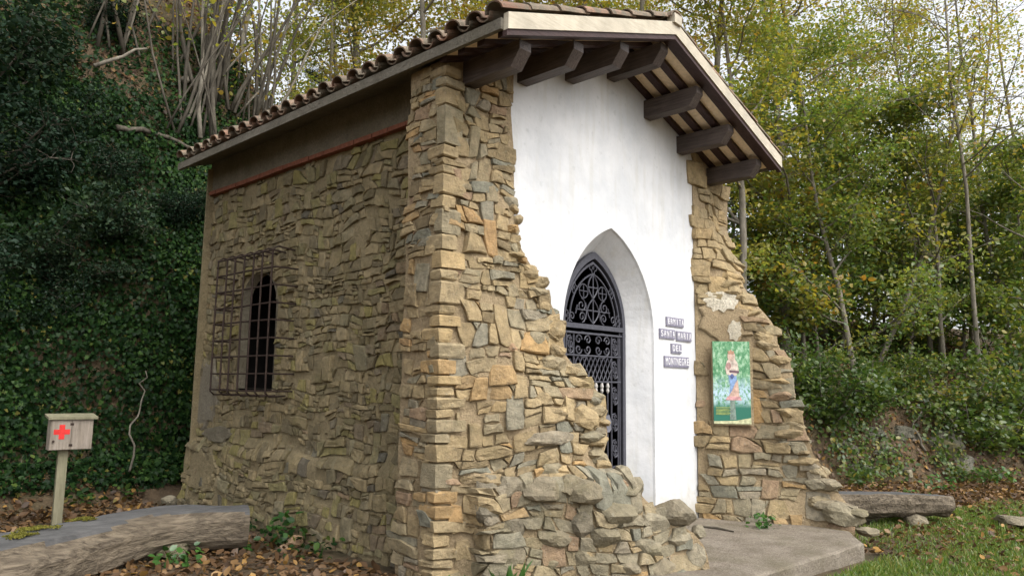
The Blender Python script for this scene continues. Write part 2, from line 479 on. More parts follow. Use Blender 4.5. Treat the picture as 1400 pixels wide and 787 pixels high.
def stone_geo(poly, mapf, out, gap, rng, tilt=0.12, inn=0.05):
    """one irregular stone standing proud of the wall: verts, faces"""
    c = poly.mean(0)
    rad = np.linalg.norm(poly - c, axis=1).mean()
    # drop very short edges, add a mid point on long ones
    pts = []
    n = len(poly)
    for k in range(n):
        a, b = poly[k], poly[(k + 1) % n]
        L = np.linalg.norm(b - a)
        if L < 0.018: continue
        pts.append(a + (c - a) * rng.uniform(0.0, 0.12))
        if L > 0.075:
            q = (a + b) / 2
            nrm = np.array([-(b - a)[1], (b - a)[0]]) / L
            pts.append(q + nrm * rng.uniform(-.07, .07) * L + (b - a) * rng.uniform(-.15, .15))
    if len(pts) < 3: return None
    pts = np.array(pts)
    dl = np.linalg.norm(pts - c, axis=1, keepdims=True)
    pts = c + (pts - c) * np.maximum(0.45, 1 - gap / np.maximum(dl, 1e-3))
    tx, ty = rng.uniform(-tilt, tilt), rng.uniform(-tilt, tilt)
    m = len(pts)
    ch = np.array([rng.uniform(.84, .96) for _ in range(m)])[:, None]
    off = np.array([rng.uniform(-.05, .05) * rad, rng.uniform(-.03, .05) * rad])
    r2 = c + (pts - c) * ch + off * .5
    r3 = c + (pts - c) * ch * rng.uniform(.45, .65) + off
    V = []
    hh = lambda p, h: h + tx * (p[0] - c[0]) + ty * (p[1] - c[1])
    for p in pts: V.append(mapf(p[0], p[1], -inn))
    for p in pts: V.append(mapf(p[0], p[1], max(-inn * .5, hh(p, out * rng.uniform(.45, .85)))))
    for p in r2: V.append(mapf(p[0], p[1], max(0.002, hh(p, out * rng.uniform(.9, 1.06)))))
    for p in r3: V.append(mapf(p[0], p[1], max(0.004, hh(p, out * rng.uniform(.92, 1.15)))))
    V.append(mapf(c[0] + off[0], c[1] + off[1], out * rng.uniform(1.0, 1.2)))
    Fc = []
    for q in range(3):
        for k in range(m):
            k2 = (k + 1) % m
            Fc.append((q*m+k, q*m+k2, (q+1)*m+k2, (q+1)*m+k))
    for k in range(m): Fc.append((3*m+k, 3*m+(k+1) % m, 4*m))
    return V, Fc
def poly_area(p):
    return 0.5 * abs(np.sum(p[:, 0]*np.roll(p[:, 1], -1) - np.roll(p[:, 0], -1)*p[:, 1]))

ICO = {}
def ico(sub):
    if sub not in ICO:
        b = bmesh.new(); bmesh.ops.create_icosphere(b, subdivisions=sub, radius=1)
        b.verts.ensure_lookup_table()
        ICO[sub] = (np.array([v.co[:] for v in b.verts]), [tuple(v.index for v in f.verts) for f in b.faces]); b.free()
    return ICO[sub]
def rock_geo(center, size, rng, sub=3, rot=None, planes=11, rough=0.03):
    """angular rock: unit ball cut by random planes, scaled to half sizes"""
    D, Fc = ico(sub)
    planes += 4
    kf = np.arange(planes) + .5
    pz = 1 - 2 * kf / planes; pa = kf * 2.39996 + rng.uniform(0, 6)
    N = np.stack([np.sqrt(1 - pz*pz) * np.cos(pa), np.sqrt(1 - pz*pz) * np.sin(pa), pz], 1) + np.array([[rng.gauss(0, .22) for _ in range(3)] for _ in range(planes)])
    N /= np.linalg.norm(N, axis=1, keepdims=True)
    dist = np.array([rng.uniform(.60, .95) for _ in range(planes)])
    dots = D @ N.T
    rr = np.where(dots > 0.05, dist / np.maximum(dots, 0.05), 9).min(1)
    rr = np.minimum(rr, 1.08)
    off = rng.uniform(0, 50)
    rr *= 1 + rough * np.array([mnoise.fractal(Vector((d[0]*2.2+off, d[1]*2.2, d[2]*2.2)), 1.0, 2.0, 4) for d in D]) * 2
    V = D * rr[:, None] * np.array(size)
    a = rot if rot is not None else rng.uniform(0, 6.28)
    ca, sa = math.cos(a), math.sin(a)
    V = np.stack([V[:, 0]*ca - V[:, 1]*sa, V[:, 0]*sa + V[:, 1]*ca, V[:, 2]], 1)
    return V + np.array(center), Fc
def wall_frame(o, u, n):
    """map (u, v, h) of a flat upright wall to the world"""
    o, u, n = np.array(o, float), np.array(u, float), np.array(n, float)
    return lambda a, b, h: o + u * a + n * h + np.array([0, 0, b])
def surf_mesh(mapf, us, vs, amp, rng, mask=None, seed=0.0):
    """rough mortar face"""
    mb = MB(); ids = {}
    for i, a in enumerate(us):
        for j, b in enumerate(vs):
            h = amp * mnoise.fractal(Vector((a*3.1+seed, b*3.1, seed*2)), 1.0, 2.0, 5)
            ids[i, j] = len(mb.v); mb.v.append(tuple(mapf(a, b, h)))
    for i in range(len(us) - 1):
        for j in range(len(vs) - 1):
            if mask and not mask((us[i]+us[i+1])/2, (vs[j]+vs[j+1])/2): continue
            mb.f.append((ids[i, j], ids[i+1, j], ids[i+1, j+1], ids[i, j+1])); mb.t.append(.5); mb.m.append(0)
    return mb
def lay(parent, mapf, region, inside, course, rng, mat, gap, out, tintf=None, limit=300, stuff_name="small_stones", tilt=0.12, avoid=None, seed=0.0, smear=.2, warp=.06, drop=.03):
    """stones over a face: the biggest `limit` as parts named stone, the rest as one part"""
    u0, u1, v0, v1 = region
    items = []
    for p in coursed(rng, u0, u1, v0, v1, *course, warp=warp, seed=seed):
        c = p.mean(0)
        if not inside(c[0], c[1]) or rng.random() < drop: continue
        if avoid: p = np.array([avoid(q, c) for q in p])
        A = poly_area(p)
        if A > .0006: items.append((A, p))
    items.sort(key=lambda q: -q[0])
    rest = MB()
    for i, (A, p) in enumerate(items):
        gq = gap * rng.uniform(.4, 1.5)
        oq = out * rng.uniform(.35, 1.5) * (0.75 + 0.5 * min(1, A / .05))
        if rng.random() < smear: oq *= .25
        sg = stone_geo(p, mapf, oq, gq, rng, tilt)
        if sg is None: continue
        c = p.mean(0)
        t = tintf(c[0], c[1], rng) if tintf else rng.random()
        if i < limit:
            MB().add(sg[0], sg[1], t).build("stone", mat, parent)
        else:
            rest.add(sg[0], sg[1], t)
    if rest.f: rest.build(stuff_name, mat, parent, kind="stuff")
    return len(items)

# ================================================================== THE CHAPEL
XC, HALF = 2.38, 2.46                    # ridge line, half width of the roof
EAVE_Z, SLOPE = 4.22, 0.345              # underside of the roof at the eave
YF, YB = -0.80, 5.15                     # front and back edge of the roof
def roof_z(x): return EAVE_Z + (HALF - abs(x - XC)) * SLOPE
chapel = empty("chapel", (XC, 2.5, 0), "small stone chapel with white front wall, pointed doorway and tiled gable roof", "chapel")
SX = 0.35                                # plane of the left side wall
def arch(cx, hw, z0, zs, za, n=14):
    """pointed arch outline from the left foot over the apex to the right foot: list of (x, z)"""
    rise = za - zs
    R = (hw*hw + rise*rise) / (2*hw)
    cxl = cx - hw + R
    a1 = math.atan2(rise, cx - cxl)
    L = [(cxl + R*math.cos(math.pi + (a1 - math.pi) * k / n), zs + R*math.sin(math.pi + (a1 - math.pi) * k / n)) for k in range(n + 1)]
    L = [(x, abs(z - zs) + zs) for x, z in L]
    Rr = [(2*cx - x, z) for x, z in L[:-1]][::-1]
    return [(cx - hw, z0)] + L + Rr + [(cx + hw, z0)]

# ---- white front wall with the pointed opening
DOOR_Y, DHW, DZS, DZA = 0.27, 0.565, 2.12, 2.94
OPEN = arch(XC + .01, 0.80, -0.02, 2.05, 3.17)
INNER = arch(XC + .01, DHW + .005, -0.02, DZS, DZA)
def facade():
    mb = MB()
    xl, xr = 0.72, 4.12
    outer = [(xl, -0.02)] + OPEN + [(xr, -0.02), (xr, roof_z(xr) + .02), (XC, roof_z(XC) + .02), (xl, roof_z(xl) + .02)]
    tri = tessellate_polygon([[Vector((x, z, 0)) for x, z in outer]])
    for Y in (0.02, 0.30):
        mb.add([(x, Y, z) for x, z in outer], [t[::-1] if Y < .1 else t for t in tri])
    n = len(OPEN)
    # soft rounded arris, then the splayed reveal
    ins = [((x - XC) * .985 + XC, z * .996 if z > .1 else z) for x, z in OPEN]
    rings = [[(x, .02, z) for x, z in OPEN], [(x, .045, z) for x, z in ins], [(x, DOOR_Y + .02, z) for x, z in INNER]]
    vs = [p for r in rings for p in r]
    fs = [(q*n+k, q*n+k+1, (q+1)*n+k+1, (q+1)*n+k) for q in range(2) for k in range(n - 1)]
    mb.add(vs, fs)
    # right edge of the render
    mb.add([(xr, .02, -.02), (xr, .3, -.02), (xr, .3, roof_z(xr)), (xr, .02, roof_z(xr))], [(0, 1, 2, 3)])
    o = mb.build("front_wall", M_WHITE, chapel)
    o["label"] = "whitewashed front wall with pointed doorway"
facade()
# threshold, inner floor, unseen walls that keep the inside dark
MB().box((SX + .02, .30, -.3), (4.78, 5.0, -.005)).build("floor", M_SHADE, chapel)
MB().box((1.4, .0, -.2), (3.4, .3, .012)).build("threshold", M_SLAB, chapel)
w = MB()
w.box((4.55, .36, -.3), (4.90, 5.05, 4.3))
w.build("right_wall", M_SHADE, chapel)
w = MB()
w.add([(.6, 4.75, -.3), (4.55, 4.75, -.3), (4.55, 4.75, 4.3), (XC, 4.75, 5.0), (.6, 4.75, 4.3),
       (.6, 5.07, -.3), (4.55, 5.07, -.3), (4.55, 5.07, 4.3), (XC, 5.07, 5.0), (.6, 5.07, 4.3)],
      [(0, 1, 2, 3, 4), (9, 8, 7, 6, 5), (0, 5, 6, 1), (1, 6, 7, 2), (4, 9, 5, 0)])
w.build("back_wall", M_SHADE, chapel)

# ---- left side wall: mortar face with a window opening, stones, plinth
WY, WHW, WZ0, WZS, WZA = 3.66, 0.43, 1.42, 2.36, 2.80      # window: centre along Y, half width, sill, spring, top
def in_window(y, z, m=0.0):
    if z < WZ0 - m or z > WZA + m: return False
    if z < WZS: return abs(y - WY) < WHW + m
    e = (z - WZS) / (WZA - WZS + m)
    return e < 1 and abs(y - WY) < (WHW + m) * math.sqrt(max(0, 1 - e*e))
def plinth(z, y):
    return 0.085 * float(sst(0.84 + .05 * math.sin(y*2.3), 0.66, z)) + 0.05 * float(sst(.5, -.1, z)) + 0.015 * math.sin(y*1.7 + z) * float(sst(3.5, 1, z))
def side_map(u, v, h):                   # u runs from the front (0) to the back, faces -X
    return np.array([SX - plinth(v, u) - h, u, v])
rng = random.Random(7)
us = np.arange(.30, 5.22, .055); vz = np.arange(-.25, 4.34, .055)
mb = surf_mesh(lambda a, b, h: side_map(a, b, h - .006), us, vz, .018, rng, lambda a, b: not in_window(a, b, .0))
side = mb.build("side_wall", M_SMORTAR, chapel, True)
side["label"] = "rubble stone side wall in the shade of the bank"
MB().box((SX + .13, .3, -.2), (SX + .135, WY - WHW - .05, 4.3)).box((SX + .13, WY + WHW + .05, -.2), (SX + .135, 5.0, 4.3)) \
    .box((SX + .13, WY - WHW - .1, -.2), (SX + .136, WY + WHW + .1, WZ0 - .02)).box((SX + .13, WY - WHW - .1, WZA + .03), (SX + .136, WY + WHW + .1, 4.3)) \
    .build("shade_lining", M_SHADE, side)  # added dark sheets behind the mortar face, interior shade put into their colour
MB().box((SX - .1, 5.03, -.3), (.62, 5.06, 4.3)).build("back_corner", M_SMORTAR, side)
# window reveal (pale plaster), open at the back
def reveal():
    out = []
    for k in range(17):
        a = math.pi * k / 16
        out.append((WY - WHW * math.cos(a), WZS + (WZA - WZS) * math.sin(a)))
    out = [(WY - WHW, WZ0)] + out + [(WY + WHW, WZ0)]
    n = len(out); mb = MB()
    rings = [[(SX - .01, y, z) for y, z in out], [(SX + .10, WY + (y - WY) * .96, WZ0 + (z - WZ0) * .98) for y, z in out]]
    mb.add([p for r in rings for p in r], [(k, (k+1) % n, n + (k+1) % n, n + k) for k in range(n)])
    mb.build("window_reveal", M_PLASTER, side)
reveal()
def side_inside(u, v):
    if in_window(u, v, .05): return False
    return .36 < u < 5.12 and -.12 < v < 3.93
def win_push(q, c):
    if not in_window(q[0], q[1], .03): return q
    z = q[1]; w = WHW + .03
    if z > WZS: w *= math.sqrt(max(.02, 1 - ((z - WZS) / (WZA - WZS + .03))**2))
    return np.array([WY + (w if c[0] > WY else -w), z])
def side_tint(u, v, r):
    t = r.random() * .62
    if r.random() < .16: t = r.uniform(.66, .74)
    if r.random() < .18 * (1.6 - min(1.5, u)) + .05: t = r.uniform(.82, 1.0)
    return t
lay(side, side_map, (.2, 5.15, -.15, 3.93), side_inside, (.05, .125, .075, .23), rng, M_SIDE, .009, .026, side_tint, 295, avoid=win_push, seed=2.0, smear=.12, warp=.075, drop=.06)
# pale plaster still clinging to the far end of the wall
def patch(parent, mapf, c, ru, rv, h, mat, seed, name="plaster_patch", n=22):
    r = random.Random(seed); mb = MB()
    ring = []
    for k in range(n):
        a = 2 * math.pi * k / n
        q = r.uniform(.72, 1.08)
        ring.append((c[0] + ru*q*math.cos(a), c[1] + rv*q*math.sin(a)))
    V = [mapf(a, b, h*.1) for a, b in ring] + [mapf(c[0] + (a-c[0])*.93, c[1] + (b-c[1])*.93, h) for a, b in ring] + [mapf(c[0], c[1], h*1.15)]
    Fc = [(k, (k+1) % n, n+(k+1) % n, n+k) for k in range(n)] + [(n+k, n+(k+1) % n, 2*n) for k in range(n)]
    return mb.add(V, Fc).build(name, mat, parent)
patch(side, side_map, (4.85, 1.35), .36, .50, .032, M_PLASTER, 3)
patch(side, side_map, (4.45, .86), .50, .10, .035, M_PLASTER, 4)
patch(side, side_map, (4.6, .40), .40, .28, .03, M_SMORTAR, 5)
# smooth band under the eave and the thin brick course
mb = surf_mesh(lambda a, b, h: np.array([SX - .035 - h, a, b]), np.arange(.3, 5.2, .15), np.arange(3.99, 4.40, .08), .01, rng)
mb.build("eave_band", M_PLASTER, side)
y = .36
while y < 5.05:
    L = rng.uniform(.25, .31)
    MB().box((SX - .065 - rng.uniform(0, .012), y, 3.935 + rng.uniform(-.005, .005)), (SX, y + L - .012, 3.985 + rng.uniform(-.005, .005))).build("brick", M_BRICK, side)
    y += L
# ---- iron grille standing proud of the window
gr_o = MB()
gx0 = 0.06
gl, gh_, gb, gt = 4.15, 2.86, 1.40, 2.93
grille = MB()
grille.tube([(gx0, gh_ - .02, gt), (gx0, gl + .02, gt)], .010, 6)
grille = grille.build("window_grille", M_RUST, chapel)
for k in range(7):
    yy = gh_ + (gl - gh_) * k / 6 + rng.uniform(-.012, .012)
    MB().tube([(SX + .02, yy, gt + .03), (gx0 + .06, yy, gt + .05), (gx0, yy, gt + .01), (gx0 - .004, yy, (gt + gb) / 2), (gx0, yy, gb - .02),
               (gx0 + .05, yy, gb - .06), (SX - .05, yy, gb - .05)], .0105, 6).build("bar", M_RUST, grille)
for k in range(8):
    zz = gb + (gt - gb) * k / 8 + rng.uniform(-.008, .008)
    MB().tube([(SX, gh_ - .06, zz), (gx0 + .012, gh_ - .05, zz), (gx0 + .012, (gl+gh_)/2, zz + rng.uniform(-.01, .01)), (gx0 + .012, gl + .05, zz), (SX, gl + .06, zz)], .0105, 6).build("bar", M_RUST, grille)

# ---- roof
roof_mb = MB()
TH = 0.075
for sgn in (-1, 1):
    xe = XC + sgn * (HALF - .03)
    ze, zr = roof_z(xe) + .035, roof_z(XC) + .035
    p = [(xe, YF + .05, ze), (XC, YF + .05, zr), (XC, YB - .02, zr), (xe, YB - .02, ze)]
    roof_mb.hexa([p[0], p[1], p[2], p[3]] + [(a, b, c + TH) for a, b, c in p])
roof = roof_mb.build("roof", M_EAVE, chapel)
# clay barrel tiles
def tile_geo(concave=False, L=.44, r0=.098, r1=.078, th=.014, n=8):
    V, Fc = [], []
    for s in (0, 1):
        R = (r0, r1)[s] if not concave else (r1, r0)[s]
        for rr in (R, R - th):
            for k in range(n + 1):
                a = math.pi * k / n
                z = rr * math.sin(a) * .82
                V.append((s * L, -rr * math.cos(a), -z if concave else z))
    m = n + 1
    for k in range(n):
        Fc += [(k, k+1, 2*m+k+1, 2*m+k), (m+k+1, m+k, 3*m+k, 3*m+k+1), (k+1, k, m+k, m+k+1), (2*m+k, 2*m+k+1, 3*m+k+1, 3*m+k)]
    Fc += [(0, 2*m, 3*m, m), (n, m+n, 3*m+n, 2*m+n)]
    return np.array(V), Fc
COVER, PAN = tile_geo(), tile_geo(True)
ang = math.atan(SLOPE)
def put_tile(geo, sgn, dist, yy, lift, r):
    """geo placed on slope sgn at distance dist up from the eave edge"""
    V = geo[0].copy()
    a = ang + r.uniform(-.02, .02)
    yaw = r.uniform(-.025, .025)
    x, yv, z = V[:, 0], V[:, 1], V[:, 2]
    x, yv = x*math.cos(yaw) - yv*math.sin(yaw), x*math.sin(yaw) + yv*math.cos(yaw)
    X = x*math.cos(a) - z*math.sin(a); Z = x*math.sin(a) + z*math.cos(a)
    ex = XC + sgn * (HALF + .05)
    ez = EAVE_Z - .05*SLOPE + .035 + TH / math.cos(ang) + lift
    return np.stack([ex - sgn * (X + dist*math.cos(ang)), yy + yv, ez + Z + dist*math.sin(ang)], 1)
rest = MB(); tr = random.Random(3)
NROW, PITCH_Y = 7, .2385
for sgn in (-1, 1):
    for c in range(25):
        yy = YF + .10 + c * PITCH_Y
        for r_ in range(NROW):
            dist = r_ * .37 + tr.uniform(-.02, .02)
            V = put_tile(COVER, sgn, dist, yy + tr.uniform(-.008, .008), .055 + r_ * .002 + tr.uniform(-.004, .008), tr)
            single = (sgn < 0 and (r_ < 2 or c == 0)) or (sgn > 0 and (r_ == 0 or c == 0))
            if single: MB().add(V, COVER[1], tr.random()).build("tile", M_TILE, roof)
            else: rest.add(V, COVER[1], tr.random())
            if c < 24:
                V = put_tile(PAN, sgn, dist, yy + PITCH_Y/2, .075 + r_ * .002, tr)
                if sgn < 0 and r_ == 0: MB().add(V, PAN[1], tr.random()).build("tile", M_TILE, roof)
                else: rest.add(V, PAN[1], tr.random())
rest.build("upper_tiles", M_TILE, roof, kind="stuff")
yy = YF - .02
zr = roof_z(XC) + .16
while yy < YB:
    V = COVER[0].copy()
    V = np.stack([XC + V[:, 1] * 1.25, yy + V[:, 0], zr + V[:, 2] * 1.1 + V[:, 0] * .03], 1)
    MB().add(V, COVER[1], tr.random()).build("ridge_tile", M_TILE, roof); yy += .38
# verge: cream board, stained strip below it, cement board along the eave
for sgn in (-1, 1):
    xe = XC + sgn * (HALF + .0)
    for nm, mat, y0, y1, d0, d1 in (("verge_board", M_FASCIA, YF - .002, YF + .05, -.002, .135), ("verge_strip", M_BATTEN, YF + .012, YF + .06, -.05, -.003)):
        p = [(xe, y0, roof_z(xe) + d0), (XC, y0, roof_z(XC) + d0), (XC, y1, roof_z(XC) + d0), (xe, y1, roof_z(xe) + d0)]
        MB().hexa(p + [(a, b, c + d1 - d0) for a, b, c in p]).build(nm, mat, roof)
    z0 = roof_z(xe)
    MB().box((xe - .03 if sgn < 0 else xe - .01, YF + .051, z0 + .005), (xe + .01 if sgn < 0 else xe + .03, YB, z0 + .095)).build("eave_board", M_EAVE, roof)
MB().box((XC - .07, YF - .03, roof_z(XC) + .10), (XC + .07, YF + .06, roof_z(XC) + .20)).build("ridge_block", M_FASCIA, roof)
# soffit of the overhang: stained battens and tan tiles
def slope_strip(x0, x1, y0, y1, d0, d1):
    p = [(x0, y0, roof_z(x0) + d0), (x1, y0, roof_z(x1) + d0), (x1, y1, roof_z(x1) + d0), (x0, y1, roof_z(x0) + d0)]
    return MB().hexa(p + [(a, b, c + d1 - d0) for a, b, c in p])
for sgn in (-1, 1):
    xs = (XC - HALF + .04, XC - .001) if sgn < 0 else (XC + .001, XC + HALF - .04)
    for y0, y1 in ((YF + .062, YF + .15), (YF + .30, YF + .385), (YF + .53, YF + .615), (YF + .755, YF + .83)):
        slope_strip(xs[0], xs[1], y0, y1, -.035, .03).build("batten", M_BATTEN, roof)
    for y0, y1 in ((YF + .152, YF + .298), (YF + .387, YF + .528), (YF + .617, YF + .753)):
        n = 8
        for k in range(n):
            a = xs[0] + (xs[1] - xs[0]) * k / n; b = xs[0] + (xs[1] - xs[0]) * (k + 1) / n - .004
            slope_strip(a, b, y0, y1, .008 + tr.uniform(0, .004), .03).build("soffit_tile", M_SOFFIT, roof)
# purlins with chamfered ends
for x in (0.27, 0.965, 1.67, XC, 3.09, 3.795, 4.50):
    hw = .068
    zt = min(roof_z(x - hw), roof_z(x + hw)) - .037
    zb = zt - .205
    prof = [(.05, zb), (-.56, zb), (-.66, zt - .075), (-.66, zt), (.05, zt)]
    n = len(prof)
    V = [(x - hw, a, b) for a, b in prof] + [(x + hw, a, b) for a, b in prof]
    MB().add(V, [tuple(range(n))[::-1], tuple(range(n, 2*n))] + [(k, (k+1) % n, n+(k+1) % n, n+k) for k in range(n)]).build("beam", M_BEAM, chapel)

# ---- wrought iron gate
gate_mb = MB()
def band(mb, out, inn, y0, y1):
    n = len(out)
    V = [(x, y0, z) for x, z in out] + [(x, y0, z) for x, z in inn] + [(x, y1, z) for x, z in out] + [(x, y1, z) for x, z in inn]
    Fc = []
    for k in range(n - 1):
        Fc += [(k, n+k, n+k+1, k+1), (2*n+k, 2*n+k+1, 3*n+k+1, 3*n+k), (k, k+1, 2*n+k+1, 2*n+k), (n+k+1, n+k, 3*n+k, 3*n+k+1)]
    mb.add(V, Fc)
GC = XC + .01
band(gate_mb, arch(GC, DHW, 0.02, DZS, DZA), arch(GC, DHW - .05, 0.02, DZS, DZA - .075), DOOR_Y - .03, DOOR_Y + .02)
gate = gate_mb.build("gate", M_IRON, chapel)
mb = MB(); band(mb, arch(GC, DHW - .075, 0.02, DZS, DZA - .11), arch(GC, DHW - .092, 0.02, DZS, DZA - .135), DOOR_Y - .01, DOOR_Y + .012)
mb.build("inner_frame", M_IRON, gate)
MB().box((GC - DHW + .04, DOOR_Y - .035, 2.10), (GC + DHW - .04, DOOR_Y + .025, 2.15)).build("transom", M_IRON, gate)
MB().box((GC - DHW + .05, DOOR_Y - .02, 2.045), (GC + DHW - .05, DOOR_Y + .01, 2.065)).build("top_rail", M_IRON, gate)
GY_ = DOOR_Y - .005
def P2(pts): return [(GC + a, GY_, b) for a, b in pts]
def circ(cx, cz, r, a0=0, a1=360, n=16): return [(cx + r*math.cos(math.radians(a0 + (a1-a0)*k/n)), cz + r*math.sin(math.radians(a0 + (a1-a0)*k/n))) for k in range(n + 1)]
def spiral(cx, cz, r, a0, turns, n=22): return [(cx + r*(1-.8*k/n)*math.cos(math.radians(a0) + turns*6.283*k/n), cz + r*(1-.8*k/n)*math.sin(math.radians(a0) + turns*6.283*k/n)) for k in range(n + 1)]
def wires(name, paths, r=.008):
    mb = MB()
    for p in paths: mb.tube(P2(p), r, 5)
    return mb.build(name, M_IRON, gate)
def quatrefoil(cx, cz, r): return [circ(cx + r*.75*dx, cz + r*.75*dz, r*.55, n=10) for dx, dz in ((1, 0), (-1, 0), (0, 1), (0, -1))]
# tympanum tracery
inner_arch = [(x - GC, z) for x, z in arch(GC, .40, 2.16, 2.17, 2.70)]
wires("arch_rib", [inner_arch], .009)
lens = lambda s: [(s * .10 * math.sin(math.pi * k / 12), 2.16 + .27 * k / 12) for k in range(13)]
lens2 = lambda s: [(s * .085 * math.sin(math.pi * k / 12), 2.43 + .27 * k / 12) for k in range(13)]
wires("tracery_lens", [lens(1), lens(-1), [(0, 2.16), (0, 2.70)], [(-.09, 2.30), (.09, 2.30)]])
wires("tracery_lens", [lens2(1), lens2(-1), [(-.09, 2.55), (.09, 2.55)]])
for s in (-1, 1):
    wires("roundel", [circ(s*.165, 2.50, .075), [(s*.165 - .075, 2.50), (s*.165 + .075, 2.50)], [(s*.165, 2.425), (s*.165, 2.575)]], .006)
    wires("scroll", [spiral(s*.20, 2.345, .075, 90, s*1.4), spiral(s*.19, 2.225, .06, -90, -s*1.4), spiral(s*.36, 2.22, .055, -90, s*1.4),
                     [(s*.1, 2.30), (s*.30, 2.30)], [(s*.27, 2.345), (s*.30, 2.25)], [(s*.13, 2.20), (s*.11, 2.30), (s*.13, 2.38)]], .0075)
    wires("quatrefoil", quatrefoil(s*.33, 2.52, .045), .006)
    wires("quatrefoil", quatrefoil(s*.45, 2.22, .045), .006)
wires("quatrefoil", quatrefoil(0, 2.765, .05), .006)
# upper panels of the leaf
wires("rail", [[(-.50, 1.82), (.50, 1.82)], [(-.50, 1.55), (.50, 1.55)]], .010)
wires("stile", [[(.33, .1), (.33, 2.05)], [(.45, .1), (.45, 2.05)]], .009)
wires("stile", [[(-.33, .1), (-.33, 2.05)], [(-.45, .1), (-.45, 2.05)]], .009)
for cx in (-.17, .17):
    w_ = []
    for dx, dz, a0, s in ((-.08, .05, 0, 1), (.08, .05, 180, -1), (-.08, -.05, 0, -1), (.08, -.05, 180, 1)):
        w_.append(spiral(cx + dx, 1.935 + dz, .055, a0, s*1.2))
    w_.append(circ(cx, 1.935, .13, 20, 160)); w_.append(circ(cx, 1.935, .13, 200, 340))
    wires("scroll", w_, .0085)
w_ = []
for k in range(9):
    w_.append([(-.33 + .66*k/9, 1.56), (-.33 + .66*(k+1)/9, 1.69), (-.33 + .66*k/9, 1.81)])
    w_.append([(-.33 + .66*(k+1)/9, 1.56), (-.33 + .66*k/9, 1.69), (-.33 + .66*(k+1)/9, 1.81)])
wires("lattice", w_, .007)
for s in (-1, 1):
    for zc in (1.93, 1.68, 1.40, 1.12, .84, .56, .28):
        wires("side_scroll", [spiral(s*.39 - .02, zc + .05, .045, 0, 1.3), spiral(s*.39 + .02, zc - .05, .045, 180, 1.3), [(s*.39, zc - .1), (s*.39, zc + .1)],
                              circ(s*.39, zc, .035)], .0085)
for k in range(6):
    x = -.26 + .52 * k / 5
    b = MB().tube(P2([(x, .08), (x, 1.55)]), .009, 6).build("bar", M_IRON, gate)
    MB().tube(P2([(x, 1.43), (x, 1.455), (x, 1.48), (x, 1.50), (x, 1.54)]), [.008, .020, .014, .022, .012], 8).build("finial", M_FINIAL, b)
wires("bottom_rail", [[(-.52, .08), (.52, .08)]], .014)
pl = MB()
ov = [(.05, 1.02), (.24, 1.02), (.27, 1.05), (.265, 1.10), (.275, 1.13), (.25, 1.17), (.24, 1.20), (-.24, 1.20), (-.25, 1.17), (-.275, 1.13), (-.265, 1.10), (-.27, 1.05), (-.24, 1.02)]
n = len(ov)
pl.add([(GC + a, DOOR_Y - .045, b) for a, b in ov] + [(GC + a, DOOR_Y - .037, b) for a, b in ov], [tuple(range(n)), tuple(range(n, 2*n))[::-1]] + [(k, (k+1) % n, n+(k+1) % n, n+k) for k in range(n)])
plate = pl.build("plate", M_PLATE, gate)
FONTCACHE = {}
def text_mesh(txt, name, mat, size, depth=.0015):
    cu = bpy.data.curves.new(name, 'FONT')
    cu.body = txt; cu.size = size; cu.align_x = 'CENTER'; cu.align_y = 'CENTER'; cu.extrude = depth
    o = bpy.data.objects.new(name, cu); col.objects.link(o)
    bpy.context.view_layer.update()
    me = bpy.data.meshes.new_from_object(o.evaluated_get(bpy.context.evaluated_depsgraph_get()))
    bpy.data.objects.remove(o); bpy.data.curves.remove(cu)
    me.name = name
    me.materials.clear(); me.materials.append(mat)
    return me
def set_text(me, name, parent, loc, ux=(1, 0, 0), uz=(0, 0, 1)):
    """text lies in its local xy plane; stand it up along ux, uz at loc (world)"""
    ux, uz = Vector(ux), Vector(uz)
    nz = ux.cross(uz)
    M = Matrix((ux, uz, nz)).transposed().to_4x4()
    M.translation = Vector(loc)
    me.transform(M)
    return link(name, me, parent)
set_text(text_mesh("HD", "lettering", M_INK, .11), "lettering", plate, (GC + .12, DOOR_Y - .047, 1.11))

# ================================================================== RUINED WALLS
class Ruin:
    """upright face that starts at (x0, y0) and turns forward by phi(z) degrees away from the +X direction"""
    def __init__(s, x0, y0, tab, extra=None):
        s.x0, s.y0, s.tab, s.extra = x0, y0, np.array(tab, float), extra
    def phi(s, z): return math.radians(float(np.interp(z, s.tab[:, 0], s.tab[:, 1])))
    def at(s, u, z):
        p = s.phi(z)
        q = np.array([s.x0 + u*math.cos(p), s.y0 - u*math.sin(p), z])
        if s.extra:
            q = q + np.array([-math.sin(p), -math.cos(p), 0]) * s.extra(u, z)
        return q
    def nrm(s, u, z):
        e = .02
        a = s.at(u + e, z) - s.at(u - e, z); b = s.at(u, z + e) - s.at(u, z - e)
        n = np.cross(a, b); return n / np.linalg.norm(n)
    def map(s, u, z, h): return s.at(u, z) + s.nrm(u, z) * h
    def pix(s, x, y):
        """(u, z) where the line of sight of a photo pixel meets the face"""
        d = ray(x, y); best = None
        for t in np.arange(4.0, 12.0, .01):
            p = CAM + d*t
            ph = s.phi(p[2])
            u = (p[0]-s.x0)*math.cos(ph) - (p[1]-s.y0)*math.sin(ph)
            e = (p[0]-s.x0)*math.sin(ph) + (p[1]-s.y0)*math.cos(ph)      # >0 behind the face
            if s.extra: e += s.extra(u, p[2])
            if e > 0: return u, p[2]
        return None

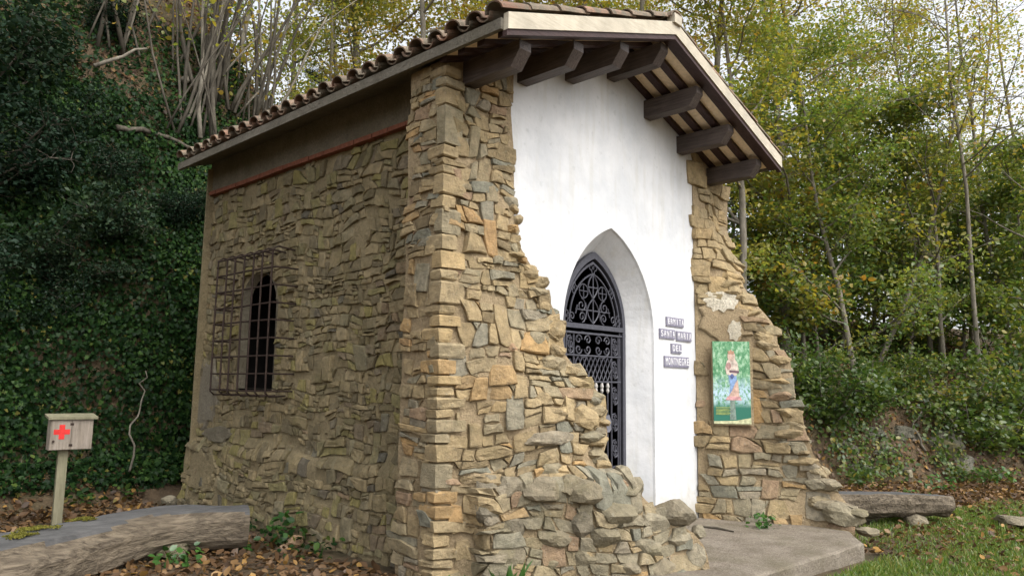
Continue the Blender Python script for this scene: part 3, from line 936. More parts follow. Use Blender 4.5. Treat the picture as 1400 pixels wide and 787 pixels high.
def outline(face, pixels):
    uz = sorted([face.pix(x, y) for x, y in pixels], key=lambda q: q[1])
    return np.array(uz)
def core(face, prof, z0, z1, back, name, parent, mat, step=.09, zs=None):
    """solid lump behind the face: front curve and a back curve set back by `back(u, z)`"""
    mb = MB(); zs = np.arange(z0, z1 + .001, step); K = 16
    rows = []
    for z in zs:
        um = float(np.interp(z, prof[:, 1], prof[:, 0]))
        row = []
        for k in range(K + 1):
            u = um * k / K
            h = -.010 + .02 * mnoise.fractal(Vector((u*3, z*3, 1.7)), 1.0, 2.0, 4)
            row.append(face.map(u, z, h))
        e = face.at(um, z); p = face.phi(z)
        inn = np.array([math.sin(p), math.cos(p), 0])
        L = back(um, z)
        for k in range(1, 5):
            row.append(e + inn * L * k / 4 + np.array([.05 * mnoise.noise(Vector((k*1.0, z*4, 3))), 0, 0]))
        row.append(face.at(0, z) + inn * max(.02, L * .5))
        rows.append(row)
    n = len(rows[0])
    V = [q for r in rows for q in r]
    Fc = []
    for j in range(len(rows) - 1):
        for k in range(n):
            k2 = (k + 1) % n
            Fc.append((j*n+k, j*n+k2, (j+1)*n+k2, (j+1)*n+k))
    Fc.append(tuple((len(rows)-1)*n + k for k in range(n)))
    mb.add(V, Fc)
    return mb.build(name, mat, parent)

# ---- left ruin: corner pillar and broken wing in front of the doorway
left = empty("ruined_wall", (0.3, -.1, -.06), "tall ochre rubble wall stub stepping down in front of the gate", "wall")
def left_extra(u, z):
    return .20 * float(sst(.84, .70, z)) * float(sst(.24, .36, u)) + .05 * math.sin(u*5 + z*3) * float(sst(0.05, .5, u)) * float(sst(3.2, 2, z))
LF = Ruin(0.03, 0.0, [(-.3, 33), (0, 32), (.7, 29), (1.4, 22), (2.2, 12), (3.0, 3), (3.3, 0), (5, 0)], left_extra)
lp = outline(LF, [(700, 95), (700, 160), (704, 250), (703, 310), (716, 345), (732, 372), (752, 412), (766, 440), (770, 480), (790, 505),
                  (806, 520), (824, 545), (828, 572), (832, 600), (826, 622), (848, 648), (872, 668), (892, 690), (930, 716), (958, 735), (968, 760), (972, 787)])
lp = np.vstack([[lp[0, 0] + .03, -.3], lp])
# a stone profile: never wider above than a course below it
core(LF, lp, -.25, 4.20, lambda u, z: max(.25, min(.55, .25 + u*.25)), "rubble_core", left, M_MORTAR)
def gable_fill(x0, x1, parent):
    """masonry between the top of the stub and the sloping roof"""
    MB().hexa([(x0, .012, 4.1), (x1, .012, 4.1), (x1, .40, 4.1), (x0, .40, 4.1)] + [(x, y, roof_z(x) + .02) for x, y in ((x0, .012), (x1, .012), (x1, .40), (x0, .40))]).build("gable_fill", M_MORTAR, parent)
gable_fill(.06, .84, left)
lrng = random.Random(21)
def warm_tint(u, v, r):
    t = r.random() * .70
    if v < .75 and u > .35: t = r.choice([.45, .52, .56, .76, .8, .2])
    q = r.random()
    if q < .07: t = .86
    elif q < .15: t = r.uniform(.92, .96)
    elif q < .24: t = r.uniform(.76, .8)
    elif q < .28: t = 1.0
    return t
def left_in(u, z):
    return .10 < u < float(np.interp(z, lp[:, 1], lp[:, 0])) - .02 and -.1 < z < roof_z(u + .03) - .02
lay(left, LF.map, (0.0, 2.6, -.12, 4.55), left_in, (.055, .135, .10, .25), lrng, M_STONE, .006, .026, warm_tint, 195, "small_stones", .16, seed=5.0, warp=.09)
# corner pillar: left face and quoins
def pil_map(u, v, h): return np.array([-.0 - h, u, v])
mb = surf_mesh(lambda a, b, h: pil_map(a, b, h - .006), np.arange(.03, .50, .05), np.arange(-.2, 4.26, .06), .015, lrng, None, 4.0)
mb.build("pillar_core", M_MORTAR, left)
MB().box((.022, .02, -.2), (.40, .49, 4.235)).build("pillar_fill", M_MORTAR, left)
lay(left, pil_map, (.0, .52, -.1, 4.24), lambda u, v: .07 < u < .46 and v < 4.2, (.05, .11, .10, .26), lrng, M_STONE, .008, .018, warm_tint, 95, "pillar_chips", seed=8.0)
z = -.08; k = 0
while z < 4.10:
    hgt = (lrng.uniform(.05, .12) if lrng.random() < .7 else lrng.uniform(.13, .22)) if not 3.42 < z < 3.62 else .34
    a = lrng.uniform(.06, .12) if k % 2 else lrng.uniform(.11, .20)       # along the pillar face
    b = lrng.uniform(.13, .22) if k % 2 else lrng.uniform(.07, .12)       # along the front face
    ph = LF.phi(z + hgt/2)
    j = lambda s=.009: lrng.uniform(-s, s)
    zt = min(z + hgt - .012, 4.19)
    def ring(zz, s):
        p1 = np.array([-.02 + s + j(), a - s, 0]); p0 = np.array([-.018 + s + j(), -.018 + s + j(), 0])
        p2 = np.array([.03 + (b - s)*math.cos(ph), -(b - s)*math.sin(ph) - .024 + s + j(), 0]); p3 = np.array([.12, .08, 0])
        return [p + np.array([0, 0, zz + j(.008)]) for p in (p0, p2, p3, p1)]
    q = ring(z, .014) + ring(z + .012, 0) + ring(zt - .012, 0) + ring(zt, .014)
    Fc = [(0, 3, 2, 1), (12, 13, 14, 15)] + [(r*4+i, r*4+(i+1) % 4, (r+1)*4+(i+1) % 4, (r+1)*4+i) for r in range(3) for i in range(4)]
    MB().add(q, Fc, lrng.choice([.2, .3, .36, .4, .45, .6, .66, .70, .95, .25]) if hgt < .2 else .54).build("quoin", M_STONE, left)
    z += hgt; k += 1
# large rocks on the broken edge (photo pixel, half sizes in metres, tint)
def edge_rocks(face, parent, items, r, mat, push=.02, grow=1.0):
    for x, y, sx, sy, sz, t, rz in items:
        uz = face.pix(x, y)
        if uz is None: continue
        c = face.map(uz[0], uz[1], push)
        V, Fc = rock_geo(c, (sx*grow, sy*grow, sz*grow), r, 2 if max(sx, sz) < .16 else 3, rz - face.phi(uz[1]) , 12, .03)
        MB().add(V, Fc, t).build("stone", mat, parent)
R0 = random.Random(5)
le_ = random.Random(45); zz = .75
while zz < 3.2:                                          # blocks left standing proud along the broken edge
    um = float(np.interp(zz, lp[:, 1], lp[:, 0]))
    L = le_.uniform(.09, .17); hh_ = le_.uniform(.045, .085)
    V, Fc = rock_geo(LF.map(um - L * le_.uniform(.25, .7), zz, -.07), (L, le_.uniform(.1, .16), hh_), le_, 3, -LF.phi(zz) + le_.uniform(-.4, .4), 8, .03)
    MB().add(V, Fc, warm_tint(0, 2, le_)).build("stone", M_STONE, left)
    zz += le_.uniform(.09, .17)
edge_rocks(LF, left, [(733, 467, .16, .11, .13, .50, 0), (762, 452, .12, .12, .10, .25, 0), (757, 497, .18, .12, .085, .56, .1), (752, 599, .27, .12, .085, .80, 0),
    (800, 570, .17, .18, .13, .30, 0), (808, 596, .19, .14, .065, .52, .1), (700, 475, .09, .06, .06, .88, 0), (688, 512, .11, .06, .10, 1.0, 0), (742, 545, .16, .09, .08, .20, 0),
    (785, 522, .12, .1, .07, .3, 0), (742, 418, .10, .1, .08, .3, 0), (725, 375, .10, .1, .10, .25, 0), (708, 300, .09, .09, .07, .4, 0), (702, 285, .08, .08, .06, .3, 0),
    (698, 230, .08, .07, .06, .5, 0), (702, 340, .09, .08, .09, .5, 0), (750, 438, .09, .07, .05, .55, 0), (765, 480, .09, .1, .07, .35, 0), (815, 620, .10, .1, .075, .55, 0),
    (755, 565, .18, .09, .09, .1, 0), (812, 547, .12, .12, .07, .78, 0), (715, 355, .07, .07, .05, .92, 0), (755, 640, .16, .1, .10, .5, 0)], R0, M_STONE, -.02, .92)
edge_rocks(LF, left, [(838, 643, .14, .13, .10, .9, 0), (925, 702, .19, .16, .10, .2, 0), (865, 668, .17, .14, .10, .8, 0), (800, 672, .17, .16, .12, .5, 0), (780, 655, .16, .13, .10, .3, 0),
    (845, 700, .22, .15, .14, .7, 0), (895, 712, .17, .14, .12, .9, 0), (795, 715, .13, .12, .13, .1, 0), (745, 660, .18, .12, .12, .3, 0), (760, 735, .18, .12, .10, .5, 0),
    (700, 665, .15, .10, .10, .2, 0), (735, 700, .17, .10, .13, .45, 0), (830, 735, .18, .14, .10, .6, 0), (885, 750, .19, .13, .11, .8, 0), (930, 735, .15, .14, .10, .9, 0),
    (950, 760, .14, .13, .13, .95, 0), (905, 775, .16, .13, .10, .4, 0), (860, 775, .16, .12, .08, .3, 0), (800, 765, .15, .12, .11, .6, 0), (755, 770, .16, .12, .10, .5, 0),
    (700, 720, .14, .10, .12, .15, 0), (668, 655, .11, .10, .09, .1, 0), (672, 700, .12, .10, .12, .05, 0), (690, 760, .14, .10, .12, .2, 0), (958, 728, .08, .08, .07, .9, 0)], R0, M_ROCK, -.065, 1.12)

# ---- right ruin with the poster
right = empty("ruined_wall", (4.4, -.7, -.1), "sloping rubble wall stub with pale plaster patches beside the grass", "wall")
RF = Ruin(4.075, 0.0, [(-.3, 66), (0, 64), (1.0, 56), (1.6, 50), (2.4, 42), (2.8, 30), (3.3, 6), (3.6, 0), (5, 0)],
          lambda u, z: .05 * math.sin(u*4.4 + z*2.1) * float(sst(.05, .4, u)) + .10 * float(sst(.5, 0, z)) * float(sst(.2, .9, u)))
rp = outline(RF, [(994, 225), (995, 270), (996, 318), (1002, 345), (1014, 385), (1028, 408), (1046, 428), (1060, 445), (1064, 475), (1080, 490), (1084, 510),
                  (1086, 540), (1096, 572), (1104, 595), (1112, 622), (1130, 645), (1142, 668), (1160, 690), (1166, 712), (1166, 730)])
rp = np.vstack([[rp[0, 0] + .02, -.4], rp])
core(RF, rp, -.3, 4.15, lambda u, z: .6 if z < 3.3 else .45, "rubble_core", right, M_MORTAR)
gable_fill(4.10, 4.86, right)
rrng = random.Random(33)
PANEL = [RF.pix(971, 468), RF.pix(1025, 578)]
def right_in(u, z):
    if u < .03 or u > float(np.interp(z, rp[:, 1], rp[:, 0])) - .01 or z < -.05 or z > roof_z(4.075 + u) - .02: return False
    if PANEL[1][1] - .06 < z < PANEL[0][1] + .42 and .08 < u < PANEL[1][0] + .06: return False
    return True
def right_tint(u, v, r):
    return warm_tint(u, v, r) if v < 2.4 else r.choice([.3, .36, .4, .62, .66])
lay(right, RF.map, (0.0, 2.3, -.05, 4.55), right_in, (.06, .13, .14, .36), rrng, M_STONE, .006, .026, right_tint, 260, "small_stones", .14, seed=11.0)
er_ = random.Random(44)
for zz in np.cumsum([er_.uniform(.09, .2) for _ in range(23)]):                    # flat stones bedded in the broken edge, course by course
    um = float(np.interp(zz, rp[:, 1], rp[:, 0]))
    L = er_.uniform(.16, .27); hh_ = er_.uniform(.055, .085)
    c = RF.map(um - L * er_.uniform(.45, .7), zz, -.10)
    V, Fc = rock_geo(c - np.array([.03, -.03, 0]), (L, er_.uniform(.15, .2), hh_ * 1.2), er_, 3, -RF.phi(zz) + er_.uniform(-.25, .25), 10, .03)
    MB().add(V, Fc, right_tint(um, zz, er_)).build("stone", M_STONE, right)
edge_rocks(RF, right, [(1150, 704, .24, .18, .14, .8, 0), (1128, 690, .17, .12, .10, .3, 0), (1172, 700, .16, .16, .06, .7, 0), (1186, 726, .15, .15, .06, .5, 0), (1135, 662, .17, .16, .08, .3, 0)], R0, M_ROCK, -.02)
o = patch(right, RF.map, RF.pix(984, 412), .25, .15, .032, M_PALEP, 12); o["label"] = "cream plaster patch"
patch(right, RF.map, RF.pix(1004, 452), .09, .14, .030, M_PALEP, 14)
patch(right, RF.map, ((RF.pix(992, 440)[0]), RF.pix(992, 440)[1]), .36, .28, .022, M_MORTAR, 15)

# ---- poster panel on the right ruin
def panel_frame():
    a, b = RF.pix(971, 467), RF.pix(1025, 579)
    z1, z0 = a[1], b[1]
    zc = (z0 + z1) / 2
    o = RF.at(a[0], zc); e = RF.at(b[0], zc)
    ux = e - o; ux[2] = 0; W = np.linalg.norm(ux); ux /= W
    n = np.array([ux[1], -ux[0], 0]); n = n if n @ (CAM - o) > 0 else -n
    return o, ux, n, W, z0, z1
po, pux, pn, PW, pz0, pz1 = panel_frame()
PH = pz1 - pz0
po = po + pn * .10
poster = empty("poster", tuple(po + pux * PW / 2 + np.array([0, 0, pz0 - po[2]])), "printed panel of a crowned robed statue before green trees, fixed to rubble", "poster")
def ppt(a, b, h): return po + pux * (a * PW) + np.array([0, 0, pz0 - po[2] + b * PH]) + pn * h
def print_mat():
    m, n, l, b = nodes("printed_trees")
    tc = n.new("ShaderNodeTexCoord").outputs['Generated']
    mp = n.new("ShaderNodeMapping"); mp.inputs['Scale'].default_value = (1, 1, 2.1); l.new(tc, mp.inputs[0])
    sx = n.new("ShaderNodeSeparateXYZ"); l.new(tc, sx.inputs[0])
    c = ramp(n, l, noise(n, l, 7, 6, .7, mp.outputs[0]), [(0.32, (0.04, 0.15, 0.08)), (0.5, (0.14, 0.34, 0.17)), (0.64, (0.45, 0.62, 0.45))])
    mid = math_(n, l, 'SUBTRACT', 1.0, math_(n, l, 'MULTIPLY', math_(n, l, 'ABSOLUTE', math_(n, l, 'SUBTRACT', sx.outputs[2], .36)), 4.2), True)
    f = math_(n, l, 'MULTIPLY', mid, ramp(n, l, noise(n, l, 11, 5, .7, mp.outputs[0]), [(0.42, (0, 0, 0)), (0.55, (1, 1, 1))]))
    c = mix(n, l, f, c, (0.52, 0.66, 0.82))
    low = ramp(n, l, sx.outputs[2], [(0.0, (1, 1, 1)), (0.19, (1, 1, 1)), (0.26, (0, 0, 0))])
    c = mix(n, l, low, c, (0.04, 0.17, 0.12))
    l.new(c, b.inputs['Base Color']); b.inputs['Roughness'].default_value = 0.3
    return m
pm = MB()
pm.hexa([ppt(0, 0, 0), ppt(1, 0, 0), ppt(1, 0, -.015), ppt(0, 0, -.015), ppt(0, 1, 0), ppt(1, 1, 0), ppt(1, 1, -.015), ppt(0, 1, -.015)])
pm.build("panel", print_mat(), poster)
MB().hexa([ppt(-.02, -.02, -.016), ppt(1.08, -.02, -.016), ppt(1.08, -.02, -.06), ppt(-.02, -.02, -.06), ppt(-.02, 1.0, -.016), ppt(1.08, 1.0, -.016), ppt(1.08, 1.0, -.06), ppt(-.02, 1.0, -.06)]).build("backing", M_MORTAR, poster)
def pshape(name, pts, c, h, rough=.35):
    MB().add([ppt(a, b, h) for a, b in pts] , [tuple(range(len(pts)))]).build(name, plain("print_" + name, c, rough, 0, .4), poster)
def ell(cx, cy, rx, ry, n=14): return [(cx + rx*math.cos(6.283*k/n), cy + ry*math.sin(6.283*k/n)) for k in range(n)]
pshape("printed_lawn", [(0, .0), (1, .0), (1, .075), (.6, .04), (0, .03)], (.50, .50, .30), .002)
pshape("printed_pedestal", [(.43, .05), (.60, .05), (.57, .29), (.45, .29)], (.20, .26, .22), .002)
pshape("printed_base", [(.32, .285), (.76, .285), (.72, .33), (.38, .33)], (.58, .32, .32), .003)
pshape("printed_robe", [(.42, .33), (.46, .45), (.40, .60), (.62, .62), (.64, .52), (.60, .33)], (.24, .36, .58), .003)
pshape("printed_cloak", [(.40, .33), (.70, .33), (.66, .53), (.60, .50), (.50, .40)], (.58, .40, .32), .004)
pshape("printed_mantle", [(.36, .60), (.33, .68), (.38, .76), (.46, .80), (.58, .80), (.66, .74), (.70, .64), (.62, .58), (.48, .58)], (.62, .52, .44), .004)
pshape("printed_child", ell(.42, .70, .07, .045), (.36, .22, .20), .005)
pshape("printed_flowers", [(.44, .62), (.70, .61), (.70, .64), (.44, .65)], (.16, .10, .12), .005)
pshape("printed_sash", ell(.51, .575, .05, .03), (.10, .13, .28), .005)
pshape("printed_veil", ell(.50, .82, .105, .065), (.58, .44, .36), .0045)
pshape("printed_face", ell(.49, .815, .05, .037), (.62, .45, .36), .006)
pshape("printed_crown", [(.42, .84), (.40, .89), (.45, .875), (.49, .905), (.53, .875), (.58, .89), (.56, .84)], (.42, .24, .16), .006)
for k in range(6):
    b0 = .11 + k * .0165
    pshape("printed_text", [(.06, b0), (.42 + .03 * (k % 2), b0), (.42 + .03 * (k % 2), b0 + .006), (.06, b0 + .006)], (.42, .46, .12), .003)

# ---- lettered tiles on the front wall
sign = empty("lettered_tiles", (3.75, .01, 1.9), "small grey glazed tile plaques spelling words in white on the white wall", "sign")
def word(txt, xa, ya, xb, yb):
    """plaque between the pixel corners (upper left, lower right)"""
    a, b = onY(xa, ya, .01), onY(xb, yb, .01)
    x0, x1, z1, z0 = a[0], b[0], a[2], b[2]
    n = len(txt); wd = (x1 - x0) / n
    pl = MB().box((x0 - .008, .004, z0 - .008), (x1 + .008, .018, z1 + .008)).build("plaque", M_SIGNG, sign)
    for k, ch in enumerate(txt):
        cx, cz, hh = x0 + (k + .5)*wd, (z0 + z1)/2, (z1 - z0)
        MB().box((cx - wd*.46, .0, cz - hh*.47), (cx + wd*.46, .004, cz + hh*.47)).build("letter_tile", M_SIGNG, pl)
        me = text_mesh(ch, "letter", M_SIGNW, hh * 1.02)
        xs = [v.co.x for v in me.vertices]; s = wd * .74 / max(.001, max(xs) - min(xs)) if ch != 'I' else 1.2
        for v in me.vertices: v.co.x *= s
        set_text(me, "letter", pl, (cx, -.0015, cz))
word("ERMITA", 911.2, 433.5, 934, 447)
word("SANTA", 902, 449.5, 922, 463)
word("MARIA", 925, 453, 944.5, 466.5)
word("DEL", 918, 470, 931, 482.5)
word("MONTNEGRE", 908.5, 487, 941, 502)

# ================================================================== PAVING SLAB IN FRONT
mb = MB()
sl = [(1.2, -1.62), (1.9, -1.70), (4.05, -1.86), (4.55, -1.55), (4.7, .0), (1.0, .02)]
edge = []
er = random.Random(8)
for k in range(len(sl)):
    a, b = np.array(sl[k]), np.array(sl[(k + 1) % len(sl)])
    m = max(1, int(np.linalg.norm(b - a) / .12))
    for q in range(m):
        p = a + (b - a) * q / m
        edge.append((p[0] + er.uniform(-.012, .012), p[1] + er.uniform(-.012, .012)))
n = len(edge); cx, cy_ = np.mean([e[0] for e in edge]), np.mean([e[1] for e in edge])
V = [(x, y, -.4) for x, y in edge] + [(x, y, -.022 + er.uniform(-.006, .004)) for x, y in edge] + \
    [(cx + (x - cx)*.985, cy_ + (y - cy_)*.98, .0 + er.uniform(-.004, .003)) for x, y in edge] + [(cx + (x-cx)*.86, cy_ + (y-cy_)*.80, .004) for x, y in edge] + [(cx, cy_, .006)]
Fc = [(q*n+k, q*n+(k+1) % n, (q+1)*n+(k+1) % n, (q+1)*n+k) for q in range(3) for k in range(n)] + [(3*n+k, 3*n+(k+1) % n, 4*n) for k in range(n)]
slab = mb.add(V, Fc).build("pavement", M_SLAB)
tag(slab, "worn concrete slab with a raised edge before the doorway", "pavement", kind="structure")

# ================================================================== VEGETATION
NR = np.random.default_rng(12)
LEAF2 = (np.array([(0, 0, 0), (.30, .42, .07), (0, 1, -.03), (-.30, .42, .07)]), np.array([(0, 1, 2), (0, 2, 3)]))
_lob = [(.0, .0), (.24, -.10), (.46, .12), (.28, .34), (.42, .62), (.16, .62), (.0, 1.0), (-.16, .62), (-.42, .62), (-.28, .34), (-.46, .12), (-.24, -.10)]
LOBED = (np.array([(a, b, .05 * abs(a) * 2) for a, b in _lob] + [(0, .36, -.02)]), np.array([(k, (k + 1) % 12, 12) for k in range(12)]))
LEAF4 = (np.array([(0, 0, 0), (.26, .18, .05), (.33, .55, .06), (0, 1, -.04), (-.33, .55, .06), (-.26, .18, .05)]), np.array([(0, 1, 2, 3), (0, 3, 4, 5)]))
BLADE = (np.array([(-.05, 0, 0), (.05, 0, 0), (.035, .6, .08), (0, 1, .3)]), np.array([(0, 1, 2), (0, 2, 3)]))
def unit(a): return a / (np.linalg.norm(a, axis=-1, keepdims=True) + 1e-9)
def leaf_arrays(P, N, size, tint, spread=.8, shape=LEAF2, heading=None):
    n = len(P)
    nr = unit(N + spread * NR.normal(size=(n, 3)))
    h = NR.normal(size=(n, 3)) if heading is None else heading + .35 * NR.normal(size=(n, 3))
    y = unit(h - nr * (h * nr).sum(1, keepdims=True))
    x = np.cross(y, nr)
    L, Fq = shape
    size = np.broadcast_to(size, (n,))
    V = P[:, None, :] + size[:, None, None] * (x[:, None, :]*L[None, :, 0:1] + y[:, None, :]*L[None, :, 1:2] + nr[:, None, :]*L[None, :, 2:3])
    k = len(L)
    F_ = (np.arange(n) * k)[:, None, None] + Fq[None]
    return V.reshape(-1, 3), F_.reshape(-1, Fq.shape[1]), np.repeat(tint, len(Fq))
def leaf_mesh(name, P, N, size, tint, mat, **k):
    V, F_, t = leaf_arrays(P, N, size, np.clip(tint, 0, 1), **k)
    return np_mesh(name, V, F_, t, mat)
def bend(p0, d, L, n, r, up=.15, wig=.12):
    """wandering branch path"""
    pts = [np.array(p0, float)]; d = unit(np.array(d, float))
    for k in range(n):
        d = unit(d + np.array([r.gauss(0, wig), r.gauss(0, wig), r.gauss(0, wig) + up/n]))
        pts.append(pts[-1] + d * L / n)
    return pts
def make_tree(seed, h, r0, lean, first, spread, clusters, per, lsize, tlo, thi, leafm, barkm, shape=LEAF2, crad=.42, flat=.45, limbs=16):
    """trunk + limbs mesh and leaf mesh, standing at the origin"""
    r = random.Random(seed)
    mb = MB()
    tp = bend((0, 0, -.3), (lean[0], lean[1], 1), h + .3, 10, r, .25, .05)
    mb.tube(tp, [r0 * (1 - .88 * k / 10) + .006 for k in range(11)], 8)
    ends = []
    for i in range(limbs):
        f = first + (1 - first) * (i + r.random()) / limbs
        k = min(9, int(f * 10)); q = tp[k] + (tp[k+1] - tp[k]) * (f * 10 - k)
        a = r.uniform(0, 6.283)
        L = spread * r.uniform(.55, 1.15) * (1.05 - .55 * f)
        d = (math.cos(a), math.sin(a), r.uniform(.2, .9))
        lp_ = bend(q, d, L, 6, r, .2, .14)
        rb = r0 * (1 - .85*f) * .45 + .004
        mb.tube(lp_, [rb * (1 - .8 * j / 6) + .003 for j in range(7)], 5, cap=False)
        for j in range(2, 7):
            ends.append(lp_[j])
            for _ in range(2):
                a2 = r.uniform(0, 6.283)
                tw = bend(lp_[j], (math.cos(a2), math.sin(a2), r.uniform(-.1, .5)), L * r.uniform(.18, .42), 3, r, .1, .2)
                mb.tube(tw, [.006, .005, .004, .002], 4, cap=False)
                ends += tw[1:]
    ends = np.array(ends)
    c = ends[NR.integers(0, len(ends), clusters)] + NR.normal(size=(clusters, 3)) * .12
    ct = NR.uniform(tlo, thi, clusters)
    P = np.repeat(c, per, 0) + NR.normal(size=(clusters*per, 3)) * np.array([crad, crad, crad*flat])
    t = np.repeat(ct, per) + NR.normal(size=clusters*per) * .10
    N = np.tile(np.array([0, 0, 1.0]), (len(P), 1))
    lm = leaf_mesh("crown", P, N, lsize * NR.uniform(.6, 1.25, len(P)), t, leafm, spread=.75, shape=shape)
    return mb.mesh("trunk", barkm, True), lm
def make_shrub(seed, rad, h, clusters, per, lsize, tlo, thi, leafm, barkm, shape=LEAF2, crad=.20, stems=9):
    r = random.Random(seed); mb = MB(); ends = []
    for i in range(stems):
        a = r.uniform(0, 6.283); e = r.uniform(.3, 1.6)
        p = bend((r.uniform(-.1, .1), r.uniform(-.1, .1), -.15), (math.cos(a), math.sin(a), e), h * r.uniform(.7, 1.15), 6, r, .1, .15)
        mb.tube(p, [.022 * (1 - .8*k/6) + .003 for k in range(7)], 5, cap=False)
        for j in range(1, 7):
            if j > 1: ends.append(p[j])
            for _ in range(3):
                a2 = r.uniform(0, 6.283)
                tw = bend(p[j], (math.cos(a2), math.sin(a2), r.uniform(-.2, .7)), rad * r.uniform(.25, .6), 3, r, .05, .2)
                mb.tube(tw, [.006, .005, .003, .002], 4, cap=False); ends += tw[1:]
    ends = np.array(ends)
    c = ends[NR.integers(0, len(ends), clusters)] + NR.normal(size=(clusters, 3)) * .06
    P = np.repeat(c, per, 0) + NR.normal(size=(clusters*per, 3)) * np.array([crad, crad, crad*.5])
    t = np.repeat(NR.uniform(tlo, thi, clusters), per) + NR.normal(size=clusters*per) * .10
    N = np.tile(np.array([0, 0, 1.0]), (len(P), 1))
    lm = leaf_mesh("foliage", P, N, lsize * NR.uniform(.6, 1.3, len(P)), t, leafm, spread=.8, shape=shape)
    return mb.mesh("stems", barkm, True), lm
def plant(name, kit, loc, label, cat, group=None, rz=0.0, s=1.0, part2="crown", part1="trunk", tilt=(0, 0)):
    e = empty(name, tuple(loc), label, cat, group)
    e.rotation_euler = (tilt[0], tilt[1], rz); e.scale = (s, s, s)
    for nm, me in ((part1, kit[0]), (part2, kit[1])):
        o = bpy.data.objects.new(nm, me); col.objects.link(o); o.parent = e
    return e
vr = random.Random(99)
# kits: tall slim woodland trees, saplings, bushes
TALL = [make_tree(101 + k, h, r0, ln, fi, sp, 500, 22, .118, lo, hi, M_LEAF_Y, M_BARK, crad=.27)
        for k, (h, r0, ln, fi, sp, lo, hi) in enumerate([(13, .12, (.05, 0), .22, 4.0, .35, .85), (11.5, .10, (-.10, .05), .18, 3.6, .2, .7), (14, .13, (.0, .08), .28, 4.2, .5, 1.0), (10, .08, (.14, -.04), .12, 3.2, .12, .62)])]
BARE = [make_tree(131, 12, .12, (.18, .0), .35, 3.4, 120, 9, .11, .4, .9, M_LEAF_Y, M_BARK, crad=.4, limbs=22),
        make_tree(132, 13, .055, (.02, .04), .40, 3.0, 100, 9, .11, .5, 1.0, M_LEAF_Y, M_BARK, crad=.4, limbs=20)]
AIRY = [make_tree(161 + k, 14, .07, ln, .2, 3.6, 300, 12, .11, .25, .9, M_LEAF_Y, M_BARK, crad=.32, limbs=20) for k, ln in enumerate([(.1, .0), (-.06, .08)])]
SAP = [make_tree(151 + k, h, .045, ln, .12, 2.0, 330, 12, .12, lo, hi, M_LEAF_Y, M_BARK, LEAF4, crad=.24, limbs=13)
       for k, (h, ln, lo, hi) in enumerate([(5.0, (.1, .05), .05, .6), (4.2, (-.12, 0), .2, .85), (6.0, (.05, -.1), .0, .5)])]
HAZEL = [make_shrub(171 + k, 1.1, 1.7, 300, 9, .115, lo, hi, M_LEAF_G, M_BARK, LEAF4, .17) for k, (lo, hi) in enumerate([(.1, .8), (.3, .95)])]
EVER = [make_shrub(181 + k, 1.1, 1.5, 300, n_, ls, lo, hi, M_LEAF_D, M_DBARK, LEAF2, cr_, 9) for k, (lo, hi, n_, ls, cr_) in enumerate([(.0, .75, 24, .078, .15), (.3, 1.0, 16, .10, .19)])]

# ---- trees right of the chapel (photo column, depth in metres, kit, size)
def set_tree(px, dep, kit, s, label, group, name="woodland_tree", cat="tree", rz=None, dz=0.0):
    p = at_depth(px, dep)
    return plant(name, kit, (p[0], p[1], p[2] - .05 + dz), label, cat, group, vr.uniform(0, 6.28) if rz is None else rz, s)
G_R, G_B = "slim trees on the bank right of the chapel", "slim trees on the slope behind the chapel roof"
for px, dep, k, s in [(1010, 15, 1, .9), (1075, 17, 0, 1.0), (1130, 20, 2, 1.0), (1180, 15.5, 3, .85), (1240, 21, 0, .75), (1290, 17, 1, .6), (1345, 24, 3, .6),
                      (1400, 19, 3, .6), (960, 19, 2, 1.0), (1040, 24, 0, 1.05), (1300, 30, 2, .6), (1470, 22, 1, .6), (1150, 25, 3, .8)]:
    set_tree(px, dep, TALL[k], s, ["tall slim tree with yellow-green crown on the bank right of the chapel", "slim tree with mid-green crown on the bank right of the chapel", "tall tree turning golden on the bank right of the chapel", "low-branched tree with fresh green crown on the bank right of the chapel"][k], G_R)
for px, dep, k, s in [(560, 16, 0, 1.0), (640, 20, 2, 1.0), (720, 17, 0, 1.0), (800, 19, 2, 1.05), (880, 17, 0, 1.0), (500, 19, 2, 1.1), (760, 25, 1, 1.2), (600, 25, 2, 1.2), (450, 23, 0, 1.1), (900, 25, 2, 1.1)]:
    set_tree(px, dep, TALL[k], s, ["yellow-green tree on the wooded slope behind the chapel roof", "mid-green tree on the wooded slope behind the chapel roof", "golden tree on the wooded slope behind the chapel roof"][k], G_B)
for px, dep, k, s, lab in [(1345, 16, 1, .95, "pale straight trunk with few leaves left against the white sky"), (1500, 15, 0, .8, "half-bare tree at the far edge of the grass")]:
    set_tree(px, dep, BARE[k], s, lab, None, rz=.3)
for px, dep, k, s in [(1275, 19, 0, .85), (1330, 21, 1, .9), (1385, 18, 0, .85), (1425, 23, 1, 1.0), (1235, 24, 1, .95)]:
    set_tree(px, dep, AIRY[k], s, "tall airy tree with thin pale foliage against the white sky", "airy trees against the sky right of the chapel")
LEAN = make_tree(141, 8.5, .065, (.34, -.40), .30, 2.6, 150, 10, .11, .2, .8, M_LEAF_Y, M_BARK, LEAF4, crad=.35, limbs=14)
p = hit(1188, 505)
plant("leaning_tree", LEAN, p, "pale leaning tree with a slender bare trunk above the rock ledges", "tree")
for px, py, k, s in [(1040, 470, 2, .9), (1120, 500, 0, .85), (1210, 470, 1, .9), (1290, 500, 2, .85), (1350, 500, 0, .9), (1395, 520, 2, .8), (1160, 440, 2, .9), (1250, 420, 1, 1.0), (1330, 430, 2, 1.0)]:
    p = hit(px, py)
    plant("sapling", SAP[k], p - np.array([0, 0, .05]), "young broad-leaved sapling with big green and yellow leaves on the bank", "sapling", "saplings on the bank right of the chapel", vr.uniform(0, 6.28), s)
